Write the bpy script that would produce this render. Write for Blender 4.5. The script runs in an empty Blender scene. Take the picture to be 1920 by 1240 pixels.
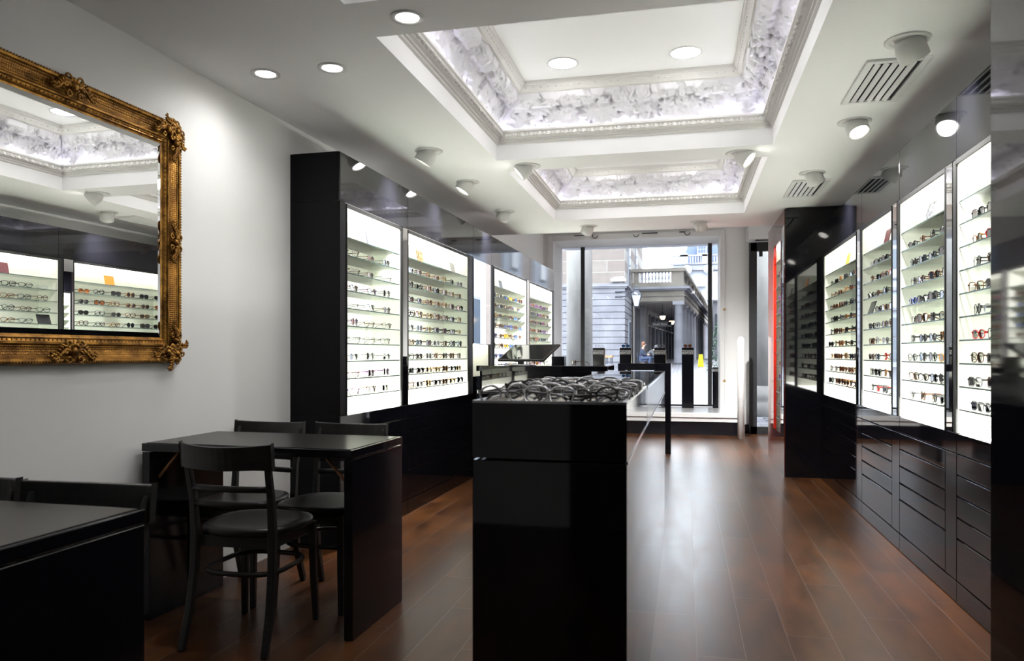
import bpy, math, random
from mathutils import Vector, Matrix, noise
R = math.radians
random.seed(7)
sc = bpy.context.scene
col = sc.collection

# ------------------------------------------------------------------ camera
F_PX = 1409.0
YAW = math.atan(325 / F_PX)          # room axis against the view axis
YAW_L = math.atan(356 / F_PX)        # left wall is built a little out of square
DEL = YAW_L - YAW
CAM_H = 1.2
cd = bpy.data.cameras.new('camera')
cam = bpy.data.objects.new('camera', cd)
col.objects.link(cam)
cam.location = (0, 0, CAM_H)
cam.rotation_euler = (math.pi / 2, 0, YAW)
cd.sensor_width = 36
cd.lens = F_PX / 1920 * 36
cd.shift_y = 44 / 1920
cd.clip_start = 0.05
cd.clip_end = 500
cd.dof.use_dof = True
cd.dof.focus_distance = 6.5
cd.dof.aperture_fstop = 5.6
sc.camera = cam

# ------------------------------------------------------------------ world and exposure
w = bpy.data.worlds.new('world')
sc.world = w
w.use_nodes = True
bg = w.node_tree.nodes['Background']
bg.inputs[0].default_value = (0.86, 0.92, 1.0, 1)
bg.inputs[1].default_value = 2.8
sc.view_settings.view_transform = 'Standard'
sc.view_settings.look = 'None'
sc.view_settings.gamma = 1
sc.view_settings.use_curve_mapping = False
sc.view_settings.exposure = 1.65
sc.cycles.max_bounces = 9
sc.cycles.diffuse_bounces = 4
sc.cycles.glossy_bounces = 5
sc.cycles.transmission_bounces = 4
sc.cycles.transparent_max_bounces = 32
sc.cycles.caustics_reflective = False
sc.cycles.caustics_refractive = False
sc.cycles.sample_clamp_indirect = 4.0

SPOT_W = 70.0      # power of each ceiling spot
BAY_E = 1.0        # emission of the cabinet light panels
COVE_E = 3.0       # emission of the cove strips

# ------------------------------------------------------------------ materials
M = {}
def mat(name, color=(0.8, 0.8, 0.8), rough=0.5, metal=0.0, ior=1.5, coat=0.0, emit=None, es=0.0, spec=None, alpha=None):
    m = bpy.data.materials.new(name)
    m.use_nodes = True
    b = m.node_tree.nodes['Principled BSDF']
    b.inputs['Base Color'].default_value = (*color, 1)
    b.inputs['Roughness'].default_value = rough
    b.inputs['Metallic'].default_value = metal
    b.inputs['IOR'].default_value = ior
    if coat:
        b.inputs['Coat Weight'].default_value = coat
        b.inputs['Coat Roughness'].default_value = 0.03
    if spec is not None:
        b.inputs['Specular IOR Level'].default_value = spec
    if emit:
        b.inputs['Emission Color'].default_value = (*emit, 1)
        b.inputs['Emission Strength'].default_value = es
    M[name] = m
    return m
def nodes(m):
    return m.node_tree.nodes, m.node_tree.links, m.node_tree.nodes['Principled BSDF']
def bump(m, scale=40, strength=0.2, dist=0.01, kind='ShaderNodeTexNoise'):
    n, l, b = nodes(m)
    t = n.new(kind); t.inputs['Scale'].default_value = scale
    tc = n.new('ShaderNodeTexCoord')
    l.new(tc.outputs['Object'], t.inputs['Vector'])
    bp = n.new('ShaderNodeBump'); bp.inputs['Strength'].default_value = strength; bp.inputs['Distance'].default_value = dist
    l.new(t.outputs[0], bp.inputs['Height'])
    l.new(bp.outputs[0], b.inputs['Normal'])
def vary(m, c1, c2, scale=5, detail=4, stretch=(1, 1, 1), coord='Object', lo=.35, hi=.65):
    n, l, b = nodes(m)
    tc = n.new('ShaderNodeTexCoord'); mp = n.new('ShaderNodeMapping')
    mp.inputs['Scale'].default_value = stretch
    l.new(tc.outputs[coord], mp.inputs[0])
    t = n.new('ShaderNodeTexNoise'); t.inputs['Scale'].default_value = scale; t.inputs['Detail'].default_value = detail
    l.new(mp.outputs[0], t.inputs['Vector'])
    r = n.new('ShaderNodeValToRGB')
    r.color_ramp.elements[0].position = lo; r.color_ramp.elements[1].position = hi
    r.color_ramp.elements[0].color = (*c1, 1); r.color_ramp.elements[1].color = (*c2, 1)
    l.new(t.outputs[0], r.inputs[0]); l.new(r.outputs[0], b.inputs['Base Color'])
    return t

bump(mat('wall', (0.88, 0.88, 0.875), 0.65), 60, 0.05, 0.002)
bump(mat('ceiling', (0.92, 0.92, 0.92), 0.7), 50, 0.04, 0.002)
mat('back_wall', (0.03, 0.03, 0.032), 0.5)
mat('plaster', (0.80, 0.79, 0.76), 0.55)
bump(mat('relief', (0.82, 0.81, 0.84), 0.6), 90, 0.15, 0.003)
mat('white_paint', (0.78, 0.78, 0.78), 0.35)
mat('white_gloss', (0.82, 0.82, 0.82), 0.15)
mat('gloss_black', (0.004, 0.004, 0.006), 0.04, ior=1.55); mat('satin_black', (0.004, 0.004, 0.005), 0.45, spec=0.15)
mat('gloss_black_soft', (0.006, 0.006, 0.009), 0.12, ior=1.5)
mat('black_edge', (0.004, 0.004, 0.004), 0.4)
bump(mat('table_top', (0.018, 0.016, 0.015), 0.30, ior=1.35), 25, 0.05, 0.002)
vary(mat('chair_black', (0.012, 0.012, 0.012), 0.38), (0.010, 0.010, 0.010), (0.018, 0.017, 0.016), 12, 3, (1, 1, 6))
mat('bay_cream', (0.83, 0.84, 0.76), 0.45)
mat('bay_light', (1, 1, 0.95), 0.5, emit=(1.0, 0.985, 0.90), es=BAY_E)
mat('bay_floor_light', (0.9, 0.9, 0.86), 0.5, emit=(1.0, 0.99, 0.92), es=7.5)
mat('niche_glow', (0.9, 0.9, 0.86), 0.5, emit=(1.0, 0.98, 0.88), es=1.2)
mat('mirror', (0.92, 0.93, 0.92), 0.0, 1.0)
mat('chrome', (0.75, 0.76, 0.78), 0.08, 1.0)
mat('steel', (0.55, 0.56, 0.58), 0.25, 1.0)
mat('brass', (0.65, 0.45, 0.18), 0.25, 1.0)
mat('lamp_white', (0.78, 0.78, 0.76), 0.35)
mat('lamp_glow', (1, 1, 1), 0.5, emit=(1, 0.96, 0.9), es=7)
mat('disc_glow', (1, 1, 1), 0.5, emit=(1, 0.98, 0.97), es=14)
mat('cove_glow', (1, 1, 1), 0.5, emit=(0.86, 0.84, 1.0), es=COVE_E)
mat('red_gloss', (0.62, 0.03, 0.015), 0.12); mat('dark_red_gloss', (0.09, 0.010, 0.010), 0.06, ior=1.6)
mat('tray', (0.72, 0.67, 0.58), 0.4)
mat('screen', (0.02, 0.022, 0.024), 0.06, ior=1.9)
mat('dark_plastic', (0.02, 0.02, 0.022), 0.4)
mat('shadow_gap', (0.01, 0.01, 0.01), 0.8)
mat('shade', (0.08, 0.08, 0.08), 0.8)

def glassmat(name, tint, refl=1.5, rough=0.0):
    m = bpy.data.materials.new(name); m.use_nodes = True
    n = m.node_tree.nodes; l = m.node_tree.links; n.clear()
    o = n.new('ShaderNodeOutputMaterial'); t = n.new('ShaderNodeBsdfTransparent'); g = n.new('ShaderNodeBsdfGlossy')
    f = n.new('ShaderNodeFresnel'); x = n.new('ShaderNodeMixShader')
    t.inputs[0].default_value = (*tint, 1); g.inputs['Roughness'].default_value = rough
    f.inputs[0].default_value = refl
    l.new(f.outputs[0], x.inputs[0]); l.new(t.outputs[0], x.inputs[1]); l.new(g.outputs[0], x.inputs[2]); l.new(x.outputs[0], o.inputs[0])
    M[name] = m
glassmat('pane', (0.97, 0.98, 0.98), 1.3)
glassmat('shelf_glass', (0.985, 0.995, 0.985), 1.3)
mat('shelf_edge', (0.05, 0.08, 0.07), 0.15)
glassmat('clear_lens', (0.97, 0.975, 0.98), 1.12)
glassmat('top_glass', (0.80, 0.84, 0.86), 1.7)
mat('sun_lens', (0.02, 0.018, 0.02), 0.03, ior=1.6)
mat('lens_blue', (0.02, 0.10, 0.30), 0.03, ior=1.8)
mat('lens_brown', (0.16, 0.05, 0.015), 0.03, ior=1.7)
mat('lens_yellow', (0.65, 0.42, 0.02), 0.08, ior=1.6)
mat('lens_green', (0.02, 0.25, 0.15), 0.05, ior=1.8)

# gold frame
gm = mat('gold', (0.40, 0.20, 0.045), 0.38, 0.85)
vary(gm, (0.14, 0.060, 0.012), (0.46, 0.23, 0.045), 22, 6)
gw = mat('gold_weave', (0.4, 0.2, 0.05), 0.36, 0.85)
vary(gw, (0.17, 0.075, 0.015), (0.43, 0.21, 0.042), 14, 5)
n, l, b = nodes(gw)
tc = n.new('ShaderNodeTexCoord'); vo = n.new('ShaderNodeTexVoronoi'); vo.inputs['Scale'].default_value = 105
vo.inputs['Randomness'].default_value = 0.0
l.new(tc.outputs['Object'], vo.inputs['Vector'])
bp = n.new('ShaderNodeBump'); bp.inputs['Strength'].default_value = 0.9; bp.inputs['Distance'].default_value = 0.006
l.new(vo.outputs[0], bp.inputs['Height']); l.new(bp.outputs[0], b.inputs['Normal'])

# floor boards
fm = mat('floor_boards', (0.1, 0.04, 0.02), 0.22, ior=1.40)
n, l, b = nodes(fm)
tc = n.new('ShaderNodeTexCoord'); sep = n.new('ShaderNodeSeparateXYZ'); l.new(tc.outputs['Object'], sep.inputs[0])
def mth(op, a, bb=None, c=None):
    x = n.new('ShaderNodeMath'); x.operation = op
    for i, v in enumerate((a, bb, c)):
        if v is None: continue
        if isinstance(v, (int, float)): x.inputs[i].default_value = v
        else: l.new(v, x.inputs[i])
    return x.outputs[0]
PW = 0.187
xs = mth('DIVIDE', mth('SUBTRACT', sep.outputs[0], 0.045 - 20 * PW), PW)
row = mth('FLOOR', xs); fx = mth('FRACT', xs)
ys = mth('ADD', mth('DIVIDE', sep.outputs[1], 1.25), mth('FRACT', mth('MULTIPLY', row, 0.377)))
fy = mth('FRACT', ys); brd = mth('FLOOR', ys)
wn = n.new('ShaderNodeTexWhiteNoise'); wn.noise_dimensions = '2D'
cmb = n.new('ShaderNodeCombineXYZ'); l.new(row, cmb.inputs[0]); l.new(brd, cmb.inputs[1]); l.new(cmb.outputs[0], wn.inputs['Vector'])
mp = n.new('ShaderNodeMapping'); mp.inputs['Scale'].default_value = (4.0, 1.1, 1)
l.new(tc.outputs['Object'], mp.inputs[0])
va = n.new('ShaderNodeVectorMath'); va.operation = 'ADD'; l.new(mp.outputs[0], va.inputs[0])
sc3 = n.new('ShaderNodeVectorMath'); sc3.operation = 'SCALE'; sc3.inputs['Scale'].default_value = 9; l.new(wn.outputs['Color'], sc3.inputs[0]); l.new(sc3.outputs[0], va.inputs[1])
no = n.new('ShaderNodeTexNoise'); no.inputs['Scale'].default_value = 2.2; no.inputs['Detail'].default_value = 4; no.inputs['Roughness'].default_value = 0.5; no.inputs['Distortion'].default_value = 0.2
l.new(va.outputs[0], no.inputs['Vector'])
cr = n.new('ShaderNodeValToRGB'); e = cr.color_ramp.elements
e[0].position = 0.25; e[0].color = (0.030, 0.012, 0.006, 1); e[1].position = 0.75; e[1].color = (0.115, 0.042, 0.012, 1)
l.new(no.outputs[0], cr.inputs[0])
hv = n.new('ShaderNodeHueSaturation'); l.new(cr.outputs[0], hv.inputs['Color'])
l.new(mth('ADD', 0.8, mth('MULTIPLY', wn.outputs['Value'], 0.4)), hv.inputs['Value'])
gap = mth('MAXIMUM', mth('LESS_THAN', fx, 0.011), mth('LESS_THAN', fy, 0.0018))
mx = n.new('ShaderNodeMix'); mx.data_type = 'RGBA'; l.new(gap, mx.inputs['Factor']); l.new(hv.outputs[0], mx.inputs['A'])
mx.inputs['B'].default_value = (0.20, 0.16, 0.15, 1); l.new(mx.outputs['Result'], b.inputs['Base Color'])
bp = n.new('ShaderNodeBump'); bp.inputs['Strength'].default_value = 0.35; bp.inputs['Distance'].default_value = 0.002; bp.invert = True
l.new(gap, bp.inputs['Height']); l.new(bp.outputs[0], b.inputs['Normal'])
l.new(mth('ADD', 0.26, mth('MULTIPLY', no.outputs[0], 0.10)), b.inputs['Roughness'])

def brickmat(name, c1, c2, mortar, bw, bh, ms=0.012, rough=0.8, coord='Object', rot=(0, 0, 0), bumpy=0.4):
    m = mat(name, c1, rough)
    n, l, b = nodes(m)
    tc = n.new('ShaderNodeTexCoord'); mp = n.new('ShaderNodeMapping'); mp.inputs['Rotation'].default_value = rot
    l.new(tc.outputs[coord], mp.inputs[0])
    br = n.new('ShaderNodeTexBrick'); br.inputs['Scale'].default_value = 1
    br.inputs['Color1'].default_value = (*c1, 1); br.inputs['Color2'].default_value = (*c2, 1); br.inputs['Mortar'].default_value = (*mortar, 1)
    br.inputs['Mortar Size'].default_value = ms; br.inputs['Brick Width'].default_value = bw; br.inputs['Row Height'].default_value = bh
    l.new(mp.outputs[0], br.inputs['Vector'])
    nz = n.new('ShaderNodeTexNoise'); nz.inputs['Scale'].default_value = 3; nz.inputs['Detail'].default_value = 6; l.new(tc.outputs[coord], nz.inputs['Vector'])
    mx = n.new('ShaderNodeMix'); mx.data_type = 'RGBA'; mx.blend_type = 'MULTIPLY'; mx.inputs['Factor'].default_value = 0.35
    l.new(br.outputs[0], mx.inputs['A']); l.new(nz.outputs[0], mx.inputs['B']); l.new(mx.outputs['Result'], b.inputs['Base Color'])
    bp = n.new('ShaderNodeBump'); bp.inputs['Strength'].default_value = bumpy; bp.inputs['Distance'].default_value = 0.02; bp.invert = True
    l.new(br.outputs['Fac'], bp.inputs['Height']); l.new(bp.outputs[0], b.inputs['Normal'])
    return m
brickmat('cobbles', (0.25, 0.25, 0.28), (0.14, 0.14, 0.17), (0.05, 0.05, 0.06), 0.34, 0.2, 0.03, 0.45)
brickmat('ashlar', (0.25, 0.222, 0.195), (0.19, 0.155, 0.14), (0.33, 0.32, 0.295), 1.9, 0.62, 0.02, 0.8, rot=(R(90), 0, 0))
brickmat('red_brick', (0.27, 0.06, 0.04), (0.22, 0.05, 0.035), (0.3, 0.25, 0.22), 0.45, 0.15, 0.02, 0.8, rot=(R(90), 0, R(90)))
vary(mat('pale_stone', (0.55, 0.55, 0.56), 0.8), (0.16, 0.162, 0.185), (0.24, 0.243, 0.265), 0.8, 6)
vary(mat('warm_stone', (0.5, 0.46, 0.40), 0.8), (0.135, 0.12, 0.10), (0.22, 0.20, 0.17), 0.7, 6)
vary(mat('column_stone', (0.6, 0.58, 0.54), 0.7), (0.15, 0.145, 0.135), (0.22, 0.215, 0.205), 2.5, 8, (1, 1, 0.5))
mat('white_stone', (0.32, 0.345, 0.39), 0.8)
bump(mat('slate', (0.07, 0.10, 0.17), 0.6), 6, 0.5, 0.05)
mat('dark_glazing', (0.03, 0.035, 0.05), 0.1)
mat('window_dark', (0.08, 0.10, 0.13), 0.08)
mat('soffit', (0.30, 0.28, 0.26), 0.8)
mat('iron', (0.03, 0.035, 0.05), 0.5)
mat('lantern_glass', (0.55, 0.58, 0.62), 0.1)
mat('lamp_warm', (1, 0.8, 0.5), 0.5, emit=(1.0, 0.72, 0.35), es=6)
mat('yellow', (0.85, 0.60, 0.02), 0.5)
mat('wood', (0.42, 0.22, 0.10), 0.5)
vary(mat('leaf', (0.05, 0.12, 0.05), 0.6), (0.015, 0.05, 0.025), (0.06, 0.13, 0.07), 9, 4)
mat('skin', (0.62, 0.38, 0.28), 0.5); mat('hair', (0.16, 0.07, 0.035), 0.6)
mat('navy_cloth', (0.02, 0.03, 0.06), 0.8); mat('grey_cloth', (0.09, 0.09, 0.10), 0.8); mat('denim', (0.04, 0.06, 0.12), 0.8)
mat('letter', (0.85, 0.85, 0.85), 0.5)

# eyewear colours
mat('ew_black', (0.012, 0.012, 0.014), 0.18)
vary(mat('ew_tortoise', (0.2, 0.08, 0.02), 0.15), (0.03, 0.01, 0.006), (0.34, 0.14, 0.03), 70, 3)
mat('ew_silver', (0.55, 0.56, 0.58), 0.2, 1.0); mat('ew_gun', (0.17, 0.17, 0.18), 0.2, 1.0)
mat('ew_gold', (0.65, 0.46, 0.18), 0.25, 1.0); mat('ew_brown', (0.10, 0.035, 0.012), 0.2)
mat('ew_blue', (0.05, 0.08, 0.35), 0.2); mat('ew_red', (0.55, 0.015, 0.012), 0.2)
mat('ew_crystal', (0.55, 0.56, 0.58), 0.1); mat('ew_amber', (0.60, 0.26, 0.04), 0.15)
mat('ew_teal', (0.03, 0.30, 0.32), 0.2); mat('ew_olive', (0.16, 0.15, 0.03), 0.2); mat('ew_purple', (0.16, 0.03, 0.18), 0.2)
vary(mat('card_tortoise', (0.2, 0.1, 0.05), 0.3), (0.04, 0.015, 0.01), (0.50, 0.25, 0.10), 60, 3)
mat('card_lilac', (0.17, 0.17, 0.33), 0.5); mat('card_white', (0.85, 0.85, 0.80), 0.4)
mat('card_black', (0.015, 0.015, 0.018), 0.25); mat('card_orange', (0.62, 0.20, 0.03), 0.4); mat('card_maroon', (0.09, 0.02, 0.025), 0.3)
vary(mat('card_marble', (0.1, 0.1, 0.1), 0.25), (0.03, 0.04, 0.04), (0.25, 0.24, 0.26), 50, 4)

# ------------------------------------------------------------------ mesh building
class MB:
    def __init__(s): s.v = []; s.f = []; s.mi = []; s.sm = []
    def add(s, vs, fs, mi=0, smooth=False, T=None):
        o = len(s.v)
        if T is not None: vs = [tuple(T @ Vector(p)) for p in vs]
        s.v += [tuple(p) for p in vs]
        for f in fs:
            s.f.append(tuple(i + o for i in f)); s.mi.append(mi); s.sm.append(smooth)
        return s
    def box(s, x0, x1, y0, y1, z0, z1, mi=0, T=None):
        vs = [(x, y, z) for z in (z0, z1) for y in (y0, y1) for x in (x0, x1)]
        return s.add(vs, [(0, 2, 3, 1), (4, 5, 7, 6), (0, 1, 5, 4), (2, 6, 7, 3), (0, 4, 6, 2), (1, 3, 7, 5)], mi, False, T)
    def prism(s, poly, z0, z1, mi=0, T=None):
        k = len(poly)
        vs = [(x, y, z0) for x, y in poly] + [(x, y, z1) for x, y in poly]
        fs = [tuple(range(k - 1, -1, -1)), tuple(range(k, 2 * k))] + [(i, (i + 1) % k, k + (i + 1) % k, k + i) for i in range(k)]
        return s.add(vs, fs, mi, False, T)
    def lathe(s, prof, n=24, c=(0, 0, 0), mi=0, T=None, smooth=True, cap=True):
        vs = []; fs = []
        for r, z in prof:
            for i in range(n):
                a = 2 * math.pi * i / n
                vs.append((c[0] + r * math.cos(a), c[1] + r * math.sin(a), c[2] + z))
        for j in range(len(prof) - 1):
            for i in range(n):
                i2 = (i + 1) % n
                fs.append((j * n + i, j * n + i2, (j + 1) * n + i2, (j + 1) * n + i))
        s.add(vs, fs, mi, smooth, T)
        if cap:
            o = len(s.v) - len(vs)
            s.f.append(tuple(o + i for i in range(n - 1, -1, -1))); s.mi.append(mi); s.sm.append(False)
            q = o + (len(prof) - 1) * n
            s.f.append(tuple(q + i for i in range(n))); s.mi.append(mi); s.sm.append(False)
        return s
    def tube(s, path, r, n=8, closed=False, mi=0, T=None, flat=1.0, up=(0, 0, 1), cap=True):
        P = [Vector(p) for p in path]; k = len(P)
        rr = r if isinstance(r, (list, tuple)) else [r] * k
        vs = []
        for i, p in enumerate(P):
            if closed: d = P[(i + 1) % k] - P[i - 1]
            else: d = P[min(i + 1, k - 1)] - P[max(i - 1, 0)]
            d.normalize()
            u = Vector(up)
            if abs(d.dot(u)) > 0.95: u = Vector((0, 1, 0)) if abs(d.y) < 0.9 else Vector((1, 0, 0))
            a = d.cross(u).normalized(); b = a.cross(d).normalized()
            for j in range(n):
                t = 2 * math.pi * (j + 0.5) / n
                vs.append(tuple(p + a * (rr[i] * math.cos(t) * flat) + b * (rr[i] * math.sin(t))))
        fs = []
        for i in range(k if closed else k - 1):
            i2 = (i + 1) % k
            for j in range(n):
                j2 = (j + 1) % n
                fs.append((i * n + j, i * n + j2, i2 * n + j2, i2 * n + j))
        if not closed and cap:
            fs.append(tuple(range(n - 1, -1, -1))); fs.append(tuple((k - 1) * n + j for j in range(n)))
        return s.add(vs, fs, mi, n > 4, T)
    def blob(s, c, r, n=8, m=5, mi=0, T=None):
        vs = []; fs = []
        for j in range(m + 1):
            ph = math.pi * j / m
            for i in range(n):
                a = 2 * math.pi * i / n
                vs.append((c[0] + r[0] * math.sin(ph) * math.cos(a), c[1] + r[1] * math.sin(ph) * math.sin(a), c[2] + r[2] * math.cos(ph)))
        for j in range(m):
            for i in range(n):
                i2 = (i + 1) % n
                fs.append((j * n + i, (j + 1) * n + i, (j + 1) * n + i2, j * n + i2))
        return s.add(vs, fs, mi, True, T)
    def mesh(s, name, mats):
        me = bpy.data.meshes.new(name)
        me.from_pydata(s.v, [], s.f)
        for m in (mats if isinstance(mats, (list, tuple)) else [mats]): me.materials.append(M[m])
        me.polygons.foreach_set('material_index', s.mi)
        me.polygons.foreach_set('use_smooth', s.sm)
        me.update()
        return me
    def build(s, name, mats, parent=None, loc=None, rot=None, bevel=0):
        o = bpy.data.objects.new(name, s.mesh(name, mats)); col.objects.link(o)
        if parent: o.parent = parent
        if loc: o.location = loc
        if rot: o.rotation_euler = rot
        if bevel:
            b = o.modifiers.new('bevel', 'BEVEL'); b.width = bevel; b.segments = 2; b.limit_method = 'ANGLE'; b.angle_limit = R(50)
        return o
def tag(o, label=None, cat=None, group=None, kind=None):
    if label: o['label'] = label
    if cat: o['category'] = cat
    if group: o['group'] = group
    if kind: o['kind'] = kind
    return o
def thing(name, label, cat, loc=(0, 0, 0), rz=0, group=None):
    o = bpy.data.objects.new(name, None); o.empty_display_size = 0.1
    col.objects.link(o); o.location = loc; o.rotation_euler = (0, 0, rz)
    return tag(o, label, cat, group)
def copy_tree(o, parent=None):
    c = o.copy(); col.objects.link(c)
    if parent: c.parent = parent
    for ch in list(o.children): copy_tree(ch, c)
    return c
def struct(name, mb, m, **k):
    return tag(mb.build(name, m, **k), kind='structure')
def TL(u, v, z=0):
    return Vector((-u * math.cos(DEL) + v * math.sin(DEL), u * math.sin(DEL) + v * math.cos(DEL), z))
ROT_L = R(90) - DEL      # local x runs along the left wall, local y goes into the wall
ROT_R = R(-90)           # same for the right wall
def ray(px, t, z=None):
    xc = (px - 960) / F_PX
    return (t * (-math.sin(YAW) + xc * math.cos(YAW)), t * (math.cos(YAW) + xc * math.sin(YAW)))
def text(body, size, parent, loc, rot, m='letter', name='lettering', ext=0.0006):
    c = bpy.data.curves.new(name, 'FONT'); c.body = body; c.size = size; c.align_x = 'CENTER'; c.align_y = 'CENTER'; c.extrude = ext
    c.materials.append(M[m])
    o = bpy.data.objects.new(name, c); col.objects.link(o); o.parent = parent; o.location = loc; o.rotation_euler = rot
    return o

# ================================================================== the room
CZ = 2.625          # low ceiling
CAB_H = 2.440       # cabinets stop below it
HZ = 3.13           # high ceiling by the shop window
K = 1.1473          # coffer size against the first measurement
XL, XR = -1.354, 0.579
COFF = [(0.614, 2.828), (3.155, 5.369), (5.702, 7.916)]
YB, YE, YF = -1.6, 8.74, 11.93
XRW = 1.62
CHZ = 3.093         # flat panel inside the coffers

struct('floor', MB().box(-2.9, 1.75, -1.7, 12.05, -0.1, 0), 'floor_boards')

def lx(u, y):            # x of the left-wall line at distance u, at world y
    return (-u + math.sin(DEL) * y) / math.cos(DEL)
cb = MB()
cuts = sorted({YB, YE} | {c for q in COFF for c in q})
for y0, y1 in zip(cuts[:-1], cuts[1:]):
    incof = any(a - 1e-6 <= y0 and y1 <= b_ + 1e-6 for a, b_ in COFF)
    parts_ = [(None, XL), (XR, XRW + .1)] if incof else [(None, XRW + .1)]
    for xa, xb in parts_:
        p0 = lx(2.6, y0) if xa is None else xa; p1 = lx(2.6, y1) if xa is None else xa
        cb.prism([(p0, y0), (xb, y0), (xb, y1), (p1, y1)], CZ, 3.4)
for a, b_ in COFF: cb.box(XL, XR, a, b_, CHZ, 3.4)
cb.box(-2.9, 1.75, YE, YF + 0.02, HZ, 3.4)
struct('ceiling', cb, 'ceiling')

# left wall
wl = MB().prism([(lx(2.48, YB - .1), YB - .1), (lx(2.48, YF), YF), (lx(2.6, YF), YF), (lx(2.6, YB - .1), YB - .1)], 0, 3.25)
struct('wall_left', wl, 'wall')
struct('wall_right', MB().box(XRW, XRW + .12, YB - .1, YF, 0, 3.25), 'wall')
struct('wall_back', MB().box(-2.9, 1.75, YB - .1, YB, 0, 3.25), 'back_wall')
struct('reflection_panel', MB().box(-1.55, -.78, YB, YB + .04, 0, 2.1), 'wall')  # unseen pale panel, added so the counter front mirrors a grey band
# front wall with shop window and door
WX0, WX1, WZ1 = -2.065, 0.517, 3.01
DX0, DX1 = 0.955, 1.60
YG = 12.72
wf = MB()
wf.box(-2.9, WX0, YF, YG + .1, 0, 3.4)
wf.box(WX1, DX0, YF, YG + .1, 0, 3.4)
wf.box(WX0, WX1, YF, YG + .3, WZ1, 3.4)
wf.box(DX0, 1.75, YF, YF + .5, 2.88, 3.4)
wf.box(DX1, 1.75, YF, YF + .5, 0, 2.88)
wf.box(WX0, WX1, YF + .02, YG + .1, -.1, .19)
struct('wall_front', wf, 'wall')
tf = MB()
for x0, x1, z0, z1 in ((WX0 - .09, WX0, .33, WZ1 + .09), (WX1, WX1 + .07, .33, WZ1 + .09), (WX0, WX1, WZ1, WZ1 + .09)):
    tf.box(x0, x1, YF - .03, YF, z0, z1)
struct('trim_1', tf, 'white_paint', bevel=.006)
# window: panes and black mullions
wn_ = thing('window_1', None, None, (0, YG, 0)); wn_['kind'] = 'structure'
MB().box(WX0, WX1, -.006, .006, .34, WZ1).build('glass_pane', 'pane', wn_)
mb = MB()
for px in (1093, 1331):
    x, y = ray(px, 1); x = x / y * YG
    mb.box(x - .032, x + .032, -.04, .04, .34, WZ1)
mb.box(WX0, WX1, -.03, .03, .34, .37)
mb.build('mullion', 'dark_plastic', wn_)
# window platform
pl = MB().box(-2.03, .80, 11.42, YF + .76, .262, .33)
struct('window_sill_1', pl, 'white_gloss', bevel=.004)
struct('trim_2', MB().box(-2.02, .785, 11.45, YF + .02, .195, .262), 'white_paint', bevel=.004)
struct('trim_3', MB().box(-2.0, .77, 11.47, YF + .02, 0, .195), 'gloss_black_soft')
struct('baseboard_front', MB().box(.785, DX0, YF - .02, YF, 0, .13).box(DX0 - .02, DX0, YF - .025, YF, 0, .15), 'gloss_black_soft')
# door
dr = thing('door_1', None, None, (0, 11.82, 0)); dr['kind'] = 'structure'
MB().box(DX0 - .02, DX0 + .09, -.03, .05, 0, 2.87).box(DX0, DX1, -.03, .05, 2.74, 2.87).box(DX1 - .09, DX1, -.03, .05, 0, 2.87).box(DX0, DX1, -.03, .05, 0, .11).build('frame', 'dark_plastic', dr)
MB().box(DX0 + .12, DX0 + .17, -.045, .0, 2.66, 2.74).build('door_closer', 'dark_plastic', dr)
MB().box(DX0 + .09, DX1 - .09, 0, .01, .11, 2.74).build('glass_pane', 'pane', dr)
ac = thing('air_curtain', 'white boxed air curtain above the glass entrance door', 'air curtain', (0, 11.6, 0))
MB().box(DX0 - .06, DX1, -.12, .22, 2.885, HZ - .01).build('housing', 'white_paint', ac, bevel=.008)
MB().box(DX0 + .05, DX1 - .05, -.08, .05, 2.872, 2.886).build('grille', 'steel', ac)

# ------------------------------------------------------------------ coffers
cx = (XL + XR) / 2; hx = .8425; hy = 0.965   # half sizes before the scale K
def loop(off, z):        # rectangle inset by off
    return [(-hx + off, -hy + off, z), (hx - off, -hy + off, z), (hx - off, hy - off, z), (-hx + off, hy - off, z)]
def sweep(mb, prof, mi=0):
    vs = []; fs = []
    for o, z in prof: vs += loop(o, z)
    for j in range(len(prof) - 1):
        for i in range(4):
            i2 = (i + 1) % 4
            fs.append((j * 4 + i, j * 4 + i2, (j + 1) * 4 + i2, (j + 1) * 4 + i))
    mb.add(vs, fs, mi)
corn = MB()
sweep(corn, [(0, 2.540), (.012, 2.545), (.012, 2.556), (.022, 2.559), (.022, 2.568), (.030, 2.572), (.036, 2.574), (.052, 2.600), (.062, 2.604), (.062, 2.616), (.020, 2.616)])
def sides(off):
    A, B = hx - off, hy - off
    return [((-A, -B), (1, 0), 2 * A), ((A, -B), (0, 1), 2 * B), ((A, B), (-1, 0), 2 * A), ((-A, B), (0, -1), 2 * B)]
for (sx, sy), (dx, dy), L in sides(.044):
    n_ = int(round(L / .056)); st = L / n_
    nx, ny = -dy, dx     # pointing into the coffer
    for i in range(n_):
        q = (i + .5) * st
        c = (sx + dx * q, sy + dy * q)
        ang = math.atan2(dy, dx)
        T = Matrix.Translation((c[0], c[1], 2.587)) @ Matrix.Rotation(ang, 4, 'Z') @ Matrix.Rotation(R(33), 4, 'X')
        corn.blob((0, .002, 0), (.015, .010, .018), 8, 5, 0, T)
        arc = [(.0235 * math.cos(t), .006, .004 + .023 * math.sin(t)) for t in [R(a) for a in (20, -10, -45, -90, -135, -170, -200)]]
        corn.tube(arc, .0032, 4, False, 0, T, cap=False)
        corn.box(st / 2 - .002, st / 2 + .002, 0, .008, -.018, .018, 0, T)
inner = MB()
sweep(inner, [(.185, 2.79), (.192, 2.795), (.200, 2.795), (.206, 2.802), (.222, 2.822), (.222, 2.828), (.230, 2.832), (.236, 2.85)])
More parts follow.
